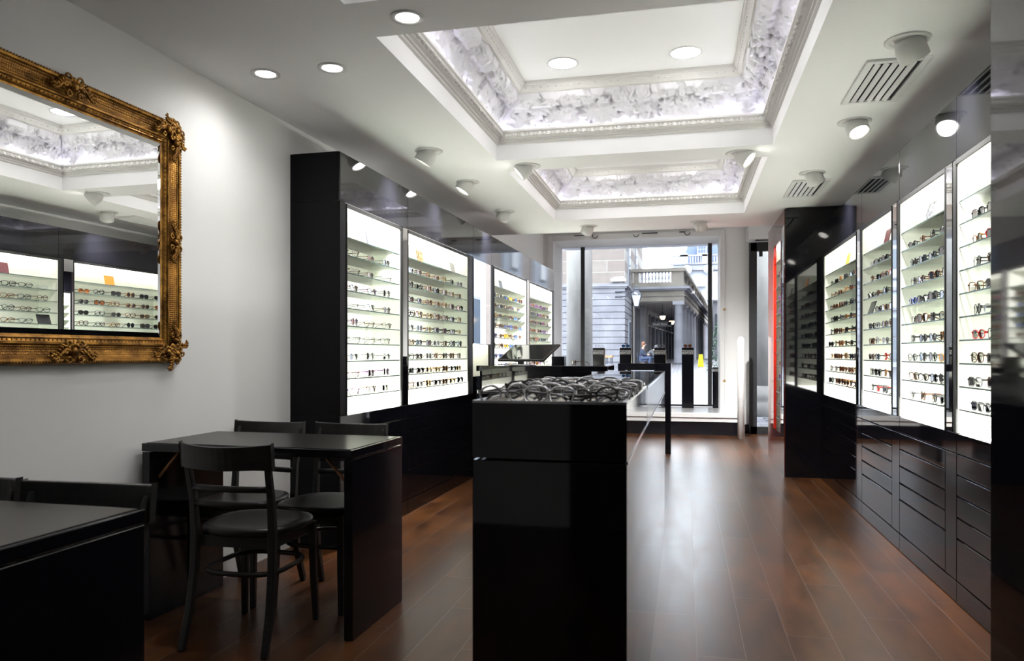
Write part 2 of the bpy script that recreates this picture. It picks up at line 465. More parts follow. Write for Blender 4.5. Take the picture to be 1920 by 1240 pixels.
for (sx, sy), (dx, dy), L in sides(.212):
    n_ = int(round(L / .046)); st = L / n_
    for i in range(n_):
        q = (i + .5) * st
        T = Matrix.Translation((sx + dx * q, sy + dy * q, 2.812)) @ Matrix.Rotation(math.atan2(dy, dx), 4, 'Z') @ Matrix.Rotation(R(40), 4, 'X')
        for k, (a, ln) in enumerate(((50, .016), (90, .012), (130, .016))):
            e_ = (ln * math.cos(R(a)), .004, ln * math.sin(R(a)))
            inner.tube([(0, .003, -.010), (e_[0] * .5, .006, e_[2] * .4 - .004), e_], [.0015, .0035, .0015], 4, False, 0, T)
# frieze: a cove of carved leaves and flowers
rl = MB()
rnd = random.Random(3)
def prof(t):             # t 0..1 from behind the lip to the inner moulding -> (offset, z)
    a = t
    off = .012 + .178 * (a ** 1.7)
    z = 2.602 + .200 * (1 - (1 - a) ** 1.35)
    return off, z
def leaf_field(L):
    lv = []
    n_ = int(L * 95)
    for _ in range(n_):
        lv.append((rnd.uniform(0, L), rnd.uniform(.04, 1.0), rnd.uniform(.026, .056), rnd.uniform(0, 6.28), rnd.choice((5, 6, 7)), rnd.uniform(.006, .024)))
    b = {}
    for q in lv:
        for k in range(int((q[0] - .06) / .05), int((q[0] + .06) / .05) + 1): b.setdefault(k, []).append(q)
    return b
def relief_h(bk, s, t):
    h = 0.006 * noise.fractal((s * 16, t * 4, 0), 1.0, 2.0, 3)
    for (a, b, r, ph, nl, hh) in bk.get(int(s / .05), ()):
        dx = s - a; dy = (t - b) * .27
        d = math.hypot(dx, dy)
        if d > r * 1.3: continue
        th = math.atan2(dy, dx)
        rr = r * (1 + .22 * math.cos(nl * th + ph) + .07 * math.cos(nl * 3 * th))
        if d < rr:
            q = d / rr
            v = hh + .008 * math.sqrt(1 - q * q) - .006 * math.exp(-(d / .005) ** 2) + .003 * math.cos(nl * th + ph) * q
            h = max(h, v)
    if t > .62: h += .022 * min(1, (t - .62) / .05) * (0.75 + .5 * noise.noise((s * 22, 5, 0)))
    if t > .93: h *= (1 - t) / .07
    if t < .05: h *= t / .05
    return h
NT = 34
for si, ((sx, sy), (dx, dy), L) in enumerate(sides(0)):
    bk = leaf_field(L)
    ns = int(L / .0075)
    nx, ny = -dy, dx
    vs = []; fs = []
    for i in range(ns + 1):
        for j in range(NT + 1):
            t = j / NT
            o, z = prof(t)
            o2, z2 = prof(min(1, t + .02)); 
            tx, tz = o2 - o + 1e-6, z2 - z
            ln = math.hypot(tx, tz) + 1e-9
            s0 = o + (L - 2 * o) * i / ns
            ed = min(s0, L - s0) - o
            h = relief_h(bk, s0, t) * min(1, max(0, ed / .03) + .2)
            o += h * tz / ln; z -= h * tx / ln
            s0 = o + (L - 2 * o) * i / ns
            vs.append((sx + dx * s0 + nx * o, sy + dy * s0 + ny * o, z))
    for i in range(ns):
        for j in range(NT):
            a = i * (NT + 1) + j
            fs.append((a, a + NT + 1, a + NT + 2, a + 1))
    rl.add(vs, fs, 0, True)
cove = MB()
for (sx, sy), (dx, dy), L in sides(.030):
    nx, ny = -dy, dx
    p = [(sx + dx * .01, sy + dy * .01), (sx + dx * (L - .01), sy + dy * (L - .01)), (sx + dx * (L - .01) + nx * .014, sy + dy * (L - .01) + ny * .014), (sx + dx * .01 + nx * .014, sy + dy * .01 + ny * .014)]
    cove.prism(p, 2.6165, 2.6200)
for m_ in (corn, inner, rl, cove):
    m_.v = [(x * K, y * K, CZ + (z - 2.442) * K) for x, y, z in m_.v]
prot = None
for ci, (a, b_) in enumerate(COFF):
    loc = (cx, (a + b_) / 2, 0)
    if prot is None:
        o1 = struct('trim_4', corn, 'plaster'); o2 = struct('trim_5', inner, 'plaster'); o3 = struct('trim_6', rl, 'relief'); o4 = struct('trim_7', cove, 'cove_glow')
        prot = (o1, o2, o3, o4); objs = prot
    else:
        objs = []
        for k, p_ in enumerate(prot):
            c = p_.copy(); c.name = 'trim_%d' % (4 + ci * 4 + k); col.objects.link(c); objs.append(c)
    for o in objs: o.location = loc

# ------------------------------------------------------------------ ceiling lamps
def add_light(kind, name, parent, energy, loc=(0, 0, 0), rot=(0, 0, 0), **k):
    ld = bpy.data.lights.new(name, kind); ld.energy = energy
    for a, v in k.items(): setattr(ld, a, v)
    o = bpy.data.objects.new(name, ld); col.objects.link(o); o.parent = parent; o.location = loc; o.rotation_euler = rot
    return o
row_n = ['nearest', 'middle', 'farthest']; col_n = ['left', 'right']
big = None
for ci, (a, b_) in enumerate(COFF):
    for yi, oy in enumerate((-.5, .5)):
        for xi, ox in enumerate((-.34, .34)):
            lab = 'large round recessed light in the %s ceiling coffer, %s, %s side' % (row_n[ci], ('camera end', 'window end')[yi], col_n[xi])
            if big is None:
                big = thing('recessed_light', lab, 'light', (0, 0, 0), 0, 'large round lights in the coffers')
                MB().lathe([(.101, 0), (.101, -.006), (.090, -.006), (.090, 0)], 32, cap=False).build('ring', 'white_gloss', big)
                MB().lathe([(.0005, -.003), (.0905, -.003), (.0905, -.001)], 32, cap=False).build('diffuser', 'disc_glow', big)
                o = big
            else:
                o = copy_tree(big); o['label'] = lab
            o.location = (cx + ox * K, (a + b_) / 2 + oy * K, CHZ)
dl = None
for i, (x, y, lab) in enumerate(((-2.078, 3.438, 'small round downlight nearest the left wall'), (-1.712, 3.442, 'small round downlight beside the one nearest the left wall'), (-1.145, 2.997, 'small round downlight between the two near ceiling coffers'), (.36, 2.995, 'small round downlight on the beam toward the right'))):
    lab2 = lab + ', in white ceiling'
    if dl is None:
        dl = thing('downlight', lab2, 'light', (x, y, CZ), 0, 'small round downlights')
        MB().lathe([(.072, 0), (.072, -.005), (.052, -.005), (.048, .0)], 28, cap=False).build('ring', 'white_gloss', dl)
        MB().lathe([(.0005, -.0015), (.048, -.0015)], 28, cap=False).build('diffuser', 'lamp_glow', dl)
        add_light('SPOT', 'bulb', dl, SPOT_W * .07, (0, 0, -.012), (0, 0, 0), spot_size=R(165), spot_blend=1, shadow_soft_size=.03, color=(1, .985, .96))
    else:
        dl2 = copy_tree(dl); dl2.location = (x, y, CZ); dl2['label'] = lab2
def spotlight(x, y, aim, tilt, lab, watt=1.0):
    """aim: compass angle (0 = +x, 90 = +y) the lamp leans towards"""
    t = thing('ceiling_spotlight', lab, 'spotlight', (x * K, y * K, CZ), R(aim), 'tilting ceiling spotlights')
    MB().lathe([(.098, 0), (.098, -.006), (.073, -.007), (.070, 0)], 32, cap=False).build('ring', 'lamp_white', t)
    T = Matrix.Translation((0, 0, -.004)) @ Matrix.Rotation(R(-tilt), 4, 'Y')
    h = MB(); h.lathe([(.0005, .022), (.036, .02), (.058, -.0), (.066, -.03), (.066, -.088), (.060, -.092), (.050, -.078)], 28, T=T, cap=False)
    h.build('housing', 'lamp_white', t)
    MB().lathe([(.0005, -.080), (.051, -.080)], 28, T=T, cap=False).build('lens', 'lamp_glow', t)
    add_light('SPOT', 'bulb', t, SPOT_W * watt, tuple(T @ Vector((0, 0, -.094))), (0, R(-tilt), 0), spot_size=R(95), spot_blend=1, shadow_soft_size=.05, color=(1, .99, .97))
spotlight(-1.528, 4.361, 186, 30, 'tilting spotlight above first lit bay of left cabinets')
spotlight(-1.529, 5.208, 200, 32, 'tilting spotlight above second lit bay of left cabinets')
spotlight(-1.532, 6.373, 150, 38, 'tilting spotlight on left ceiling, third along beside far coffer')
spotlight(-1.015, 4.854, 195, 50, 'small tilting spotlight on beam between coffers, left end', .5)
spotlight(.327, 4.839, -20, 50, 'small tilting spotlight on beam between coffers, right end', .5)
spotlight(-.913, 7.273, 125, 42, 'pointed tilting spotlight before the window, left one', 5)
spotlight(.127, 7.271, 60, 42, 'pointed tilting spotlight before the window, right one', 4)
spotlight(.847, 5.478, 40, 35, 'tilting spotlight beside the farther ceiling vent')
spotlight(.88, 4.322, -65, 30, 'tilting spotlight between the two ceiling vents, lens visible')
spotlight(.857, 3.247, 40, 35, 'tilting spotlight beside the nearer ceiling vent, largest in view')
# vents
for y0, y1, lab in ((3.935, 4.575, 'white ceiling vent grille nearer the camera, right of the coffers'), (6.52, 7.17, 'white ceiling vent grille farther off, right of the coffers')):
    t = thing('ceiling_vent', lab, 'vent', (1.004, (y0 + y1) / 2, CZ), 0, 'ceiling vents')
    L = (y1 - y0) / 2
    fr = MB(); o_, i_ = .145, .11
    for a in ((-o_, -i_, -L, L), (i_, o_, -L, L), (-i_, i_, -L, -L + .03), (-i_, i_, L - .03, L)): fr.box(a[0], a[1], a[2], a[3], -.014, .002)
    fr.build('frame', 'white_paint', t, bevel=.003)
    MB().box(-i_, i_, -L + .03, L - .03, -.002, .0).build('backing', 'shadow_gap', t)
    for k in range(5):
        T = Matrix.Translation((-.088 + k * .040, 0, -.012)) @ Matrix.Rotation(R(28), 4, 'Y')
        MB().box(-.0125, .0125, -L + .03, L - .03, -.0015, .0015, 0, T).build('slat', 'white_paint', t)
# hooks / curtain rails at the high ceiling edge
for i, (x, lab, bar) in enumerate(((-1.42, 'black rail with hook on white beam, left of window', 1), (-.78, 'black rail with hook on white beam above window, middle', -1), (.0, 'black hook on white beam above window, right', 0))):
    t = thing('hook_rail', lab, 'rail', (x, 11.9, 3.08), 0, 'black hook rails over the window')
    MB().tube([(.03 + .04 * math.cos(R(a)), -.03, -.01 + .04 * math.sin(R(a))) for a in range(180, 361, 20)], .006, 6).build('hook', 'iron', t)
    MB().tube([(-.30, -.03, 0), (0, -.03, 0)] if bar != -1 else [(.12, -.03, 0), (.36, -.03, 0)], .008, 6).build('rail', 'iron', t)
    if bar == 0: t.children[1].scale = (.3, 1, 1)

# ================================================================== eyewear
SHAPES = {'round': (.026, .024, 2.0), 'oval': (.028, .020, 2.2), 'square': (.029, .021, 3.6), 'wayfarer': (.030, .023, 2.8), 'cat': (.030, .020, 2.4)}
def rim_pts(shape, side, n=18, k=1.0):
    a, b, p = SHAPES[shape]; pts = []
    for i in range(n):
        t = 2 * math.pi * i / n
        c, s = math.cos(t), math.sin(t)
        x = a * k * math.copysign(abs(c) ** (2 / p), c); z = b * k * math.copysign(abs(s) ** (2 / p), s)
        if shape in ('cat', 'wayfarer') and z > 0: x *= 1.07
        pts.append((side * (.0345 + x), .003 * (abs(x) / a) ** 2, b + .004 + z))
    return pts
_ew = {}
def ew_parts(shape, fr, ln, thick, folded=False):
    """frame, two lenses and two temples as meshes; the eyewear faces -y and stands at z 0"""
    key = (shape, fr, ln, thick, folded)
    if key in _ew: return _ew[key]
    a, b, p = SHAPES[shape]
    f = MB()
    for s in (-1, 1): f.tube(rim_pts(shape, s), thick, 6, True, 0, None, 1.0, (0, 1, 0))
    zb = b + .004 + b * .35
    f.tube([(-.0085, 0, zb), (0, -.002, zb + .003), (.0085, 0, zb)], thick * 1.1, 6)
    zt = b + .004 + b * .45; xo = .0345 + a * 1.02
    for s in (-1, 1): f.box(min(s * xo, s * (xo + .006)), max(s * xo, s * (xo + .006)), 0, .006, zt - .004, zt + .004)
    out = [('frame', f.mesh('frame', [fr]))]
    for s in (-1, 1):
        m = MB(); pts = rim_pts(shape, s, 18, .97); k = len(pts)
        vs = pts + [(q[0], q[1] + .0012, q[2]) for q in pts]
        o1 = tuple(range(k)); o2 = tuple(range(2 * k - 1, k - 1, -1))
        m.add(vs, [o1, o2] + [(i, i + k, (i + 1) % k + k, (i + 1) % k) for i in range(k)])
        out.append(('lens', m.mesh('lens', [ln])))
    xo += .004
    for s in (-1, 1):
        m = MB()
        if folded:
            o_ = 0.007 + .005 * (s > 0)
            path = [(s * xo, .004, zt), (s * (xo - .004), o_ + .004, zt), (s * .0, o_ + .008, zt - .002), (-s * .03, o_ + .006, zt - .006), (-s * .045, o_ + .006, zt - .018)]
        else:
            path = [(s * xo, .004, zt), (s * xo, .05, zt), (s * (xo - .002), .095, zt - .002), (s * (xo - .005), .118, zt - .010), (s * (xo - .008), .140, .003)]
        tt = max(thick, .0014); m.tube(path, [tt * 1.5, tt * 1.3, tt * 1.1, tt * 1.3, tt * 1.2], 6, False, 0, None, .6)
        out.append(('temple', m.mesh('temple', ['ew_brown' if fr == 'ew_gold' else 'ew_gun' if fr == 'ew_silver' else fr])))
    _ew[key] = out
    return out
_ew1 = {}
def ew_single(shape, fr, ln, thick):
    key = (shape, fr, ln, thick)
    if key in _ew1: return _ew1[key]
    m = MB(); a, b, p = SHAPES[shape]
    for s in (-1, 1): m.tube(rim_pts(shape, s, 12), thick, 4, True, 0, None, 1.0, (0, 1, 0))
    zb = b + .004 + b * .35; zt = b + .004 + b * .45; xo = .0345 + a * 1.06
    m.tube([(-.0085, 0, zb), (.0085, 0, zb)], thick, 4)
    for s in (-1, 1):
        m.tube([(s * xo, .0, zt), (s * xo, .09, zt), (s * (xo - .004), .118, zt - .010), (s * (xo - .008), .140, .003)], thick * 1.3, 4, False, 0, None, .6)
        pts = rim_pts(shape, s, 12, .97); k = len(pts)
        m.add(pts + [(q[0], q[1] + .0012, q[2]) for q in pts], [tuple(range(k)), tuple(range(2 * k - 1, k - 1, -1))], 1)
    _ew1[key] = m.mesh('eyewear', [fr, ln])
    return _ew1[key]
CN = {'ew_black': 'black', 'ew_tortoise': 'tortoiseshell', 'ew_silver': 'silver wire', 'ew_gun': 'gunmetal wire', 'ew_gold': 'gold wire', 'ew_brown': 'dark brown',
      'ew_blue': 'blue', 'ew_red': 'red', 'ew_crystal': 'clear', 'ew_amber': 'amber', 'ew_teal': 'teal', 'ew_olive': 'olive', 'ew_purple': 'purple'}
LN = {'clear_lens': 'glasses', 'sun_lens': 'sunglasses', 'lens_blue': 'blue-lens sunglasses', 'lens_brown': 'brown-lens sunglasses', 'lens_yellow': 'yellow-lens sunglasses', 'lens_green': 'green-lens sunglasses'}
ORD = ['first', 'second', 'third', 'fourth', 'fifth', 'sixth', 'seventh', 'eighth', 'ninth', 'tenth', 'eleventh', 'twelfth', 'thirteenth']
_roots = {}
def eyewear(loc, rz, shape, fr, ln, thick, where, group, parts=True, folded=False, tilt=None):
    lab = '%s %s, %s' % (CN[fr], LN[ln], where)
    name = 'eyeglasses' if ln == 'clear_lens' else 'sunglasses'
    cat = 'glasses' if ln == 'clear_lens' else 'sunglasses'
    if parts:
        key = (shape, fr, ln, thick, folded)
        if key not in _roots:
            o = thing(name, lab, cat, loc, rz, group)
            for pn, me in ew_parts(*key):
                c = bpy.data.objects.new(pn, me); col.objects.link(c); c.parent = o
            _roots[key] = o
        else:
            o = copy_tree(_roots[key]); tag(o, lab, cat, group)
    else:
        o = bpy.data.objects.new(name, ew_single(shape, fr, ln, thick)); col.objects.link(o); tag(o, lab, cat, group)
    o.location = loc; o.rotation_euler = (0, 0, rz) if tilt is None else (tilt[0], tilt[1], rz)
    return o

# ================================================================== display cabinets
SH_Z = [0.935 + .1107 * k for k in range(10)]
OZ0, OZ1 = 0.822, 2.135
def cabinet(name_lab, cat, loc, rot, stile, openw, strips, top=CAB_H, drawers=True, group=None, shelf_z=SH_Z, depth=.34, end_side=False):
    """local x along the wall, y into the wall; origin at the front bottom corner"""
    W = stile + openw + sum(w_ for _, w_ in strips)
    t = thing('display_cabinet', name_lab, cat, loc, rot, group)
    x0, x1 = stile, stile + openw
    D = .233
    c = MB()
    # black carcass with an opening: back box, sides of the niche, plinth
    c.box(0, x0 - .0, .004, depth, OZ0, OZ1)
    c.box(x1, W, .012, depth, OZ0, OZ1)
    c.box(x0, x1, D + .01, depth, OZ0, OZ1)
    c.box(0, W, .012, depth, 0, OZ0 - .001)
    c.box(0, W, .012, depth, OZ1 + .001, top)
    if stile > 0: c.box(0, x0, 0, .02, OZ0, OZ1)
    c.build('carcass', 'satin_black', t)
    # white lined niche
    b = MB(); e_ = .006
    b.box(x0, x1, D, D + .008, OZ0, OZ1)
    b.box(x0, x0 + e_, .004, D, OZ0, OZ1); b.box(x1 - e_, x1, .004, D, OZ0, OZ1)
    b.build('niche_lining', 'bay_cream', t)
    MB().box(x0 + e_, x1 - e_, .006, D, OZ1 - .022, OZ1 - .002).build('light_panel', 'bay_light', t)
    MB().box(x0 + e_, x1 - e_, .006, D, OZ0, OZ0 + .012).build('niche_floor', 'bay_floor_light', t)
    # edge frame
    g = MB(); g.box(x0 - min(.006, stile), x0 + .004, -.004, .010, OZ0 - .004, OZ1); g.box(x1 - .004, x1 + .005, -.004, .010, OZ0 - .004, OZ1)
    g.box(x0, x1, -.004, .008, OZ1 - .024, OZ1 - .001); g.build('edge_frame', 'black_edge', t)
    for z in shelf_z:
        s = MB(); s.box(x0 + .008, x1 - .008, .012, D - .003, z - .006, z, 0); s.box(x0 + .004, x1 - .004, .009, .0118, z - .0065, z + .0005, 1)
        s.build('shelf', ['shelf_glass', 'shelf_edge'], t)
    # fascia above and drawer fronts below
    g = .0025
    MB().box(g, W - g, 0, .011, OZ1 + .003, top - .002).build('fascia', 'gloss_black', t, bevel=.0015)
    zs = [OZ0 - .004, .721, .619, .518, .415, .314, .107]
    MB().box(g, W - g, 0, .011, zs[1] + g, zs[0]).build('upper_rail', 'gloss_black', t, bevel=.0015)
    for za, zb in zip(zs[1:-1], zs[2:]):
        MB().box(x0 + g, x1 - g, 0, .011, zb + g, za - g).build('drawer', 'gloss_black', t, bevel=.004)
    MB().box(g, W - g, 0, .011, .004, zs[-1] - g).build('plinth', 'gloss_black', t, bevel=.0015)
    if stile > .01: MB().box(g, x0 - g, 0, .011, zs[-1] + g, zs[1] - g).build('post_front', 'gloss_black', t, bevel=.0015)
    if W - x1 > .01: MB().box(x1 + g, W - g, 0, .011, zs[-1] + g, zs[1] - g).build('post_front', 'gloss_black', t, bevel=.0015)
    xx = x1
    for k, w_ in strips:
        if k == 'mirror': MB().box(xx + .002, xx + w_ - .002, .0, .011, OZ0 - .002, OZ1 + .001).build('mirror_strip', 'mirror', t)
        else: MB().box(xx + .006, xx + w_, .002, .011, OZ0 - .002, OZ1 + .001).build('edge_post', 'black_edge', t)
        xx += w_
    t['W'] = W
    return t
GL = 'lit display cabinets along the left wall'; GR = 'lit display cabinets along the right wall'
UF = 2.14
left_units = [  # v start, stile, opening, strips
    (4.190, .086, .871, [('black', .034), ('mirror', .098)], 'first black cabinet of left wall, nearest, with lit shelves of rimless glasses'),
    (5.279, .0, 1.497, [('black', .034), ('black', .127)], 'second black cabinet of left wall, lit shelves beside the mirror panel'),
    (7.590, .109, 1.516, [('black', .036), ('mirror', .133)], 'third lit black cabinet of left wall, behind the till counter screen'),
    (9.384, .0, 1.511, [('black', .145)], 'fourth lit black cabinet of left wall, farthest, next to the window')]
LU = []
for v0, st, ow, strips, lab in left_units:
    o = cabinet(lab, 'display cabinet', TL(UF, v0), ROT_L, st, ow, strips, group=GL)
    LU.append((v0 + st, ow, o))
# the panel with the tall mirror between second and third
mp_ = thing('mirror_cabinet', 'black panel with tall mirror over a lit niche on left wall', 'cabinet', TL(UF, 6.937), ROT_L)
MB().box(.0, .653, .25, .34, 0, CAB_H - .002).box(0, .653, .012, .25, 0, .98).box(0, .02, .012, .25, .98, CAB_H - .002).box(.633, .653, .012, .25, .98, CAB_H - .002).box(.02, .633, .012, .25, 1.30, CAB_H - .002).build('carcass', 'gloss_black', mp_)
MB().box(.003, .650, 0, .011, 2.13, CAB_H - .002).build('fascia', 'gloss_black', mp_)
MB().box(.012, .61, -.004, .011, 1.30, 2.125).build('mirror_panel', 'mirror', mp_)
MB().box(.61, .65, -.004, .011, 0.98, 2.125).build('edge_post', 'black_edge', mp_)
MB().box(.02, .633, .236, .25, .98, 1.29).box(.02, .026, .02, .236, .98, 1.29).box(.6, .606, .02, .236, .98, 1.29).build('niche_lining', 'bay_cream', mp_)
MB().box(.03, .6, .03, .236, 1.283, 1.295).build('light_panel', 'niche_glow', mp_)
MB().box(.19, .24, .23, .236, 1.09, 1.16).build('wall_socket', 'white_paint', mp_)
right_units = [
    (7.73, .19, 1.37, [('mirror', .12), ('black', .06)], 'farthest lit black cabinet of right wall, full of sunglasses'),
    (5.99, .0, .83, [('mirror', .11), ('black', .06)], 'second farthest lit black cabinet of right wall, narrow'),
    (4.99, .0, .83, [('mirror', .10), ('black', .06)], 'third lit black cabinet of right wall, with marbled card'),
    (4.00, .0, .83, [('mirror', .10), ('black', .06)], 'nearest lit black cabinet of right wall, half hidden by black panel')]
RU = []
for y0, st, ow, strips, lab in right_units:
    o = cabinet(lab, 'display cabinet', (1.27, y0, 0), ROT_R, st, ow, strips, group=GR)
    RU.append((y0 - st, ow, o))
# near black cabinets on the right
t = thing('black_cabinet', 'tall plain glossy black cabinet at right edge, closest to the camera', 'cabinet', (.75, 2.117, 0), 0)
MB().box(0, XRW - .76, -3.2, 0, 0, CZ - .002).build('carcass', 'gloss_black', t)
t = thing('black_cabinet', 'plain black filler cabinet between near panel and lit right cabinets', 'cabinet', (1.27, 3.005, 0), 0)
MB().box(0, .34, -.88, 0, 0, CAB_H).build('carcass', 'gloss_black', t)

# ---- fill the shelves
def local_left(v, depth, z): return TL(UF + depth, v, z)
PAL_OPT = ['ew_black', 'ew_black', 'ew_tortoise', 'ew_brown', 'ew_black', 'ew_silver', 'ew_gun', 'ew_crystal', 'ew_tortoise']
def pick(rn, pal): return rn.choice(pal)
rn = random.Random(11)
SH = ['round', 'oval', 'square', 'wayfarer', 'cat']
SHELF_W = ['lowest', 'second', 'third', 'fourth', 'fifth', 'middle', 'fourth-from-top', 'third-from-top', 'second-from-top', 'top']
def shelf_name(k): return ['bottom shelf', 'second shelf up', 'third shelf up', 'fourth shelf up', 'fifth shelf up', 'sixth shelf up', 'seventh shelf up', 'eighth shelf up', 'ninth shelf up'][k]
bays = [  # side, index, count per shelf, palette, lens palette, thick, detailed, bay name
    ('L', 0, 3, ['ew_silver', 'ew_gun', 'ew_silver', 'ew_purple', 'ew_brown'], ['clear_lens'], .0009, True, 'nearest left cabinet'),
    ('L', 1, 7, ['ew_black', 'ew_tortoise', 'ew_brown', 'ew_gold', 'ew_black', 'ew_crystal'], ['clear_lens'], .0021, True, 'second left cabinet'),
    ('L', 2, 6, ['ew_black', 'ew_tortoise', 'ew_brown', 'ew_olive', 'ew_blue'], ['sun_lens', 'lens_brown', 'lens_yellow', 'lens_blue', 'clear_lens', 'sun_lens'], .003, False, 'third left cabinet'),
    ('L', 3, 6, ['ew_black', 'ew_black', 'ew_tortoise', 'ew_brown', 'ew_purple'], ['sun_lens', 'clear_lens', 'sun_lens', 'lens_brown'], .003, False, 'fourth left cabinet'),
    ('R', 0, 6, ['ew_black', 'ew_tortoise', 'ew_black', 'ew_brown', 'ew_black', 'ew_tortoise', 'ew_brown', 'ew_black'], ['sun_lens', 'sun_lens', 'lens_brown', 'clear_lens', 'sun_lens', 'clear_lens'], .003, False, 'farthest right cabinet'),
    ('R', 1, 4, ['ew_black', 'ew_black', 'ew_tortoise', 'ew_red', 'ew_crystal', 'ew_brown'], ['clear_lens'], .0022, True, 'second right cabinet'),
    ('R', 2, 4, ['ew_black', 'ew_black', 'ew_brown', 'ew_tortoise', 'ew_gun', 'ew_black'], ['clear_lens'], .0022, True, 'third right cabinet'),
    ('R', 3, 4, ['ew_tortoise', 'ew_black', 'ew_gun', 'ew_red', 'ew_brown', 'ew_silver'], ['clear_lens'], .0021, True, 'nearest right cabinet')]
for side, bi, cnt, pal, lens, thick, det, bn in bays:
    s0, ow, cab = (LU if side == 'L' else RU)[bi]
    for k in range(9):
        if side == 'L' and bi >= 2 and k < 1: continue
        for j in range(cnt):
            q = (j + .5) / cnt * (ow - .10) + .05 + rn.uniform(-.012, .012)
            z = SH_Z[k] + .0003
            d = .032 + rn.uniform(0, .012)
            fr = rn.choice(pal); ln = rn.choice(lens); sh = rn.choice(SH)
            if bi == 0 and side == 'L': sh = rn.choice(['oval', 'round', 'square'])
            if (side, bi, k, j) == ('R', 3, 3, 0): fr = 'ew_red'
            if (side, bi, k, j) == ('R', 2, 2, 3): fr = 'ew_amber'
            if (side, bi, k, j) == ('R', 2, 5, 0): fr = 'ew_blue'
            if side == 'R' and bi == 1 and k == 5 and j == 0: continue
            if side == 'L':
                loc = local_left(s0 + q, d, z); rz = ROT_L
                where = '%s from near end, %s, %s' % (ORD[j], shelf_name(k), bn)
            else:
                loc = Vector((1.27 + d, s0 - q, z)); rz = ROT_R
                where = '%s from window end, %s, %s' % (ORD[j], shelf_name(k), bn)
            eyewear(loc, rz + R(rn.uniform(-9, 9)), sh, fr, ln, thick, where, 'eyewear on the shelves of the %s' % bn, det)
# ---- cards on the top shelves
def card(loc, rz, m, w_, h_, lab, lean=12, lines=False):
    t = thing('display_card', lab, 'card', loc, rz, 'small cards standing on the shelves')
    T = Matrix.Rotation(R(-lean), 4, 'X')
    MB().box(-w_ / 2, w_ / 2, 0, .004, .001, h_, 0, T).build('plate', m, t, bevel=.0008)
    MB().box(-w_ * .2, w_ * .2, .004, .045, .0, .003).build('foot', m, t)
    return t
zt = SH_Z[9] + .0005
card(local_left(4.70, .025, zt), ROT_L, 'card_lilac', .12, .09, 'lilac card on top shelf of nearest left cabinet')
card(local_left(5.62, .025, zt), ROT_L, 'card_tortoise', .13, .09, 'tortoiseshell card on top shelf of second left cabinet')
card(local_left(6.42, .025, zt), ROT_L, 'card_white', .12, .09, 'white card on top shelf of second left cabinet')
card(local_left(8.1, .025, zt), ROT_L, 'card_black', .13, .09, 'black card on top shelf of third left cabinet')
card(local_left(8.75, .025, zt), ROT_L, 'card_white', .13, .09, 'white card on top shelf of third left cabinet')
card(local_left(9.95, .025, zt), ROT_L, 'card_white', .13, .09, 'white card on top shelf of fourth left cabinet')
card((1.295, 6.66, zt), ROT_R, 'card_orange', .13, .10, 'orange card on top shelf of farthest right cabinet')
card((1.295, 5.42, zt), ROT_R, 'card_maroon', .13, .10, 'maroon card on top shelf of second right cabinet')
card((1.295, 4.52, zt), ROT_R, 'card_marble', .14, .10, 'dark marbled card on top shelf of third right cabinet')
card((1.295, 5.86, SH_Z[5] + .0005), ROT_R, 'card_black', .15, .095, 'black card among glasses in second right cabinet', 18)

# ------------------------------------------------------------------ red display unit by the door
ru = thing('display_unit', 'tall black display unit with red lined niche projecting by the door', 'display unit', (.95, 7.73, 0), 0)
Y0, Y1 = .30, .98     # niche along its west face
c = MB(); H_ = 2.615
c.box(.0, .66, 0, Y0, 0, H_); c.box(0, .66, Y1, 1.48, 0, H_); c.box(0, .66, Y0, Y1, 0, .39); c.box(0, .66, Y0, Y1, 2.36, H_); c.box(.27, .66, Y0, Y1, .39, 2.36)
c.build('carcass', 'gloss_black', ru)
c = MB(); c.box(-.008, 0, .02, Y0, 0, H_); c.box(-.008, 0, Y1, 1.48, 0, H_); c.box(-.008, 0, Y0, Y1, 0, .39); c.box(-.008, 0, Y0, Y1, 2.36, H_)
c.build('front_panel', 'dark_red_gloss', ru)
MB().box(.02, .27, Y1 - .012, Y1, .39, 2.36, 0).box(-.008, .02, Y1 - .05, Y1, .39, 2.36, 0).box(-.008, .02, Y0, Y0 + .03, .39, 2.36, 0).build('niche_side', 'red_gloss', ru)
MB().box(.25, .27, Y0, Y1 - .012, .39, 2.36).box(.02, .27, Y1 - .02, Y1 - .012, .39, 2.36).build('niche_lining', 'bay_cream', ru)
MB().box(.02, .25, Y0, Y1 - .02, 2.34, 2.36).build('light_panel', 'bay_light', ru)
MB().box(-.015, -.008, .03, .16, .36, 2.45).build('mirror_strip', 'mirror', ru)
zsr = [.52 + .1385 * k for k in range(13)]
for z in zsr:
    s = MB(); s.box(.01, .25, Y0 + .01, Y1 - .02, z - .006, z, 0); s.box(.006, .0095, Y0 + .01, Y1 - .02, z - .0065, z + .0005, 1)
    s.build('shelf', ['shelf_glass', 'shelf_edge'], ru)
for k, z in enumerate(zsr[1:12]):
    for j in range(2):
        eyewear((.95 + .035, 7.73 + Y0 + .18 + j * .25, z + .0003), ROT_R + R(rn.uniform(-8, 8)), rn.choice(SH), rn.choice(['ew_black', 'ew_blue', 'ew_brown', 'ew_olive']), rn.choice(['sun_lens', 'lens_blue', 'sun_lens']), .003,
                '%s, %s shelf up in the red niche' % (('window side', 'camera side')[1 - j], ORD[k]), 'sunglasses in the red niche', False)

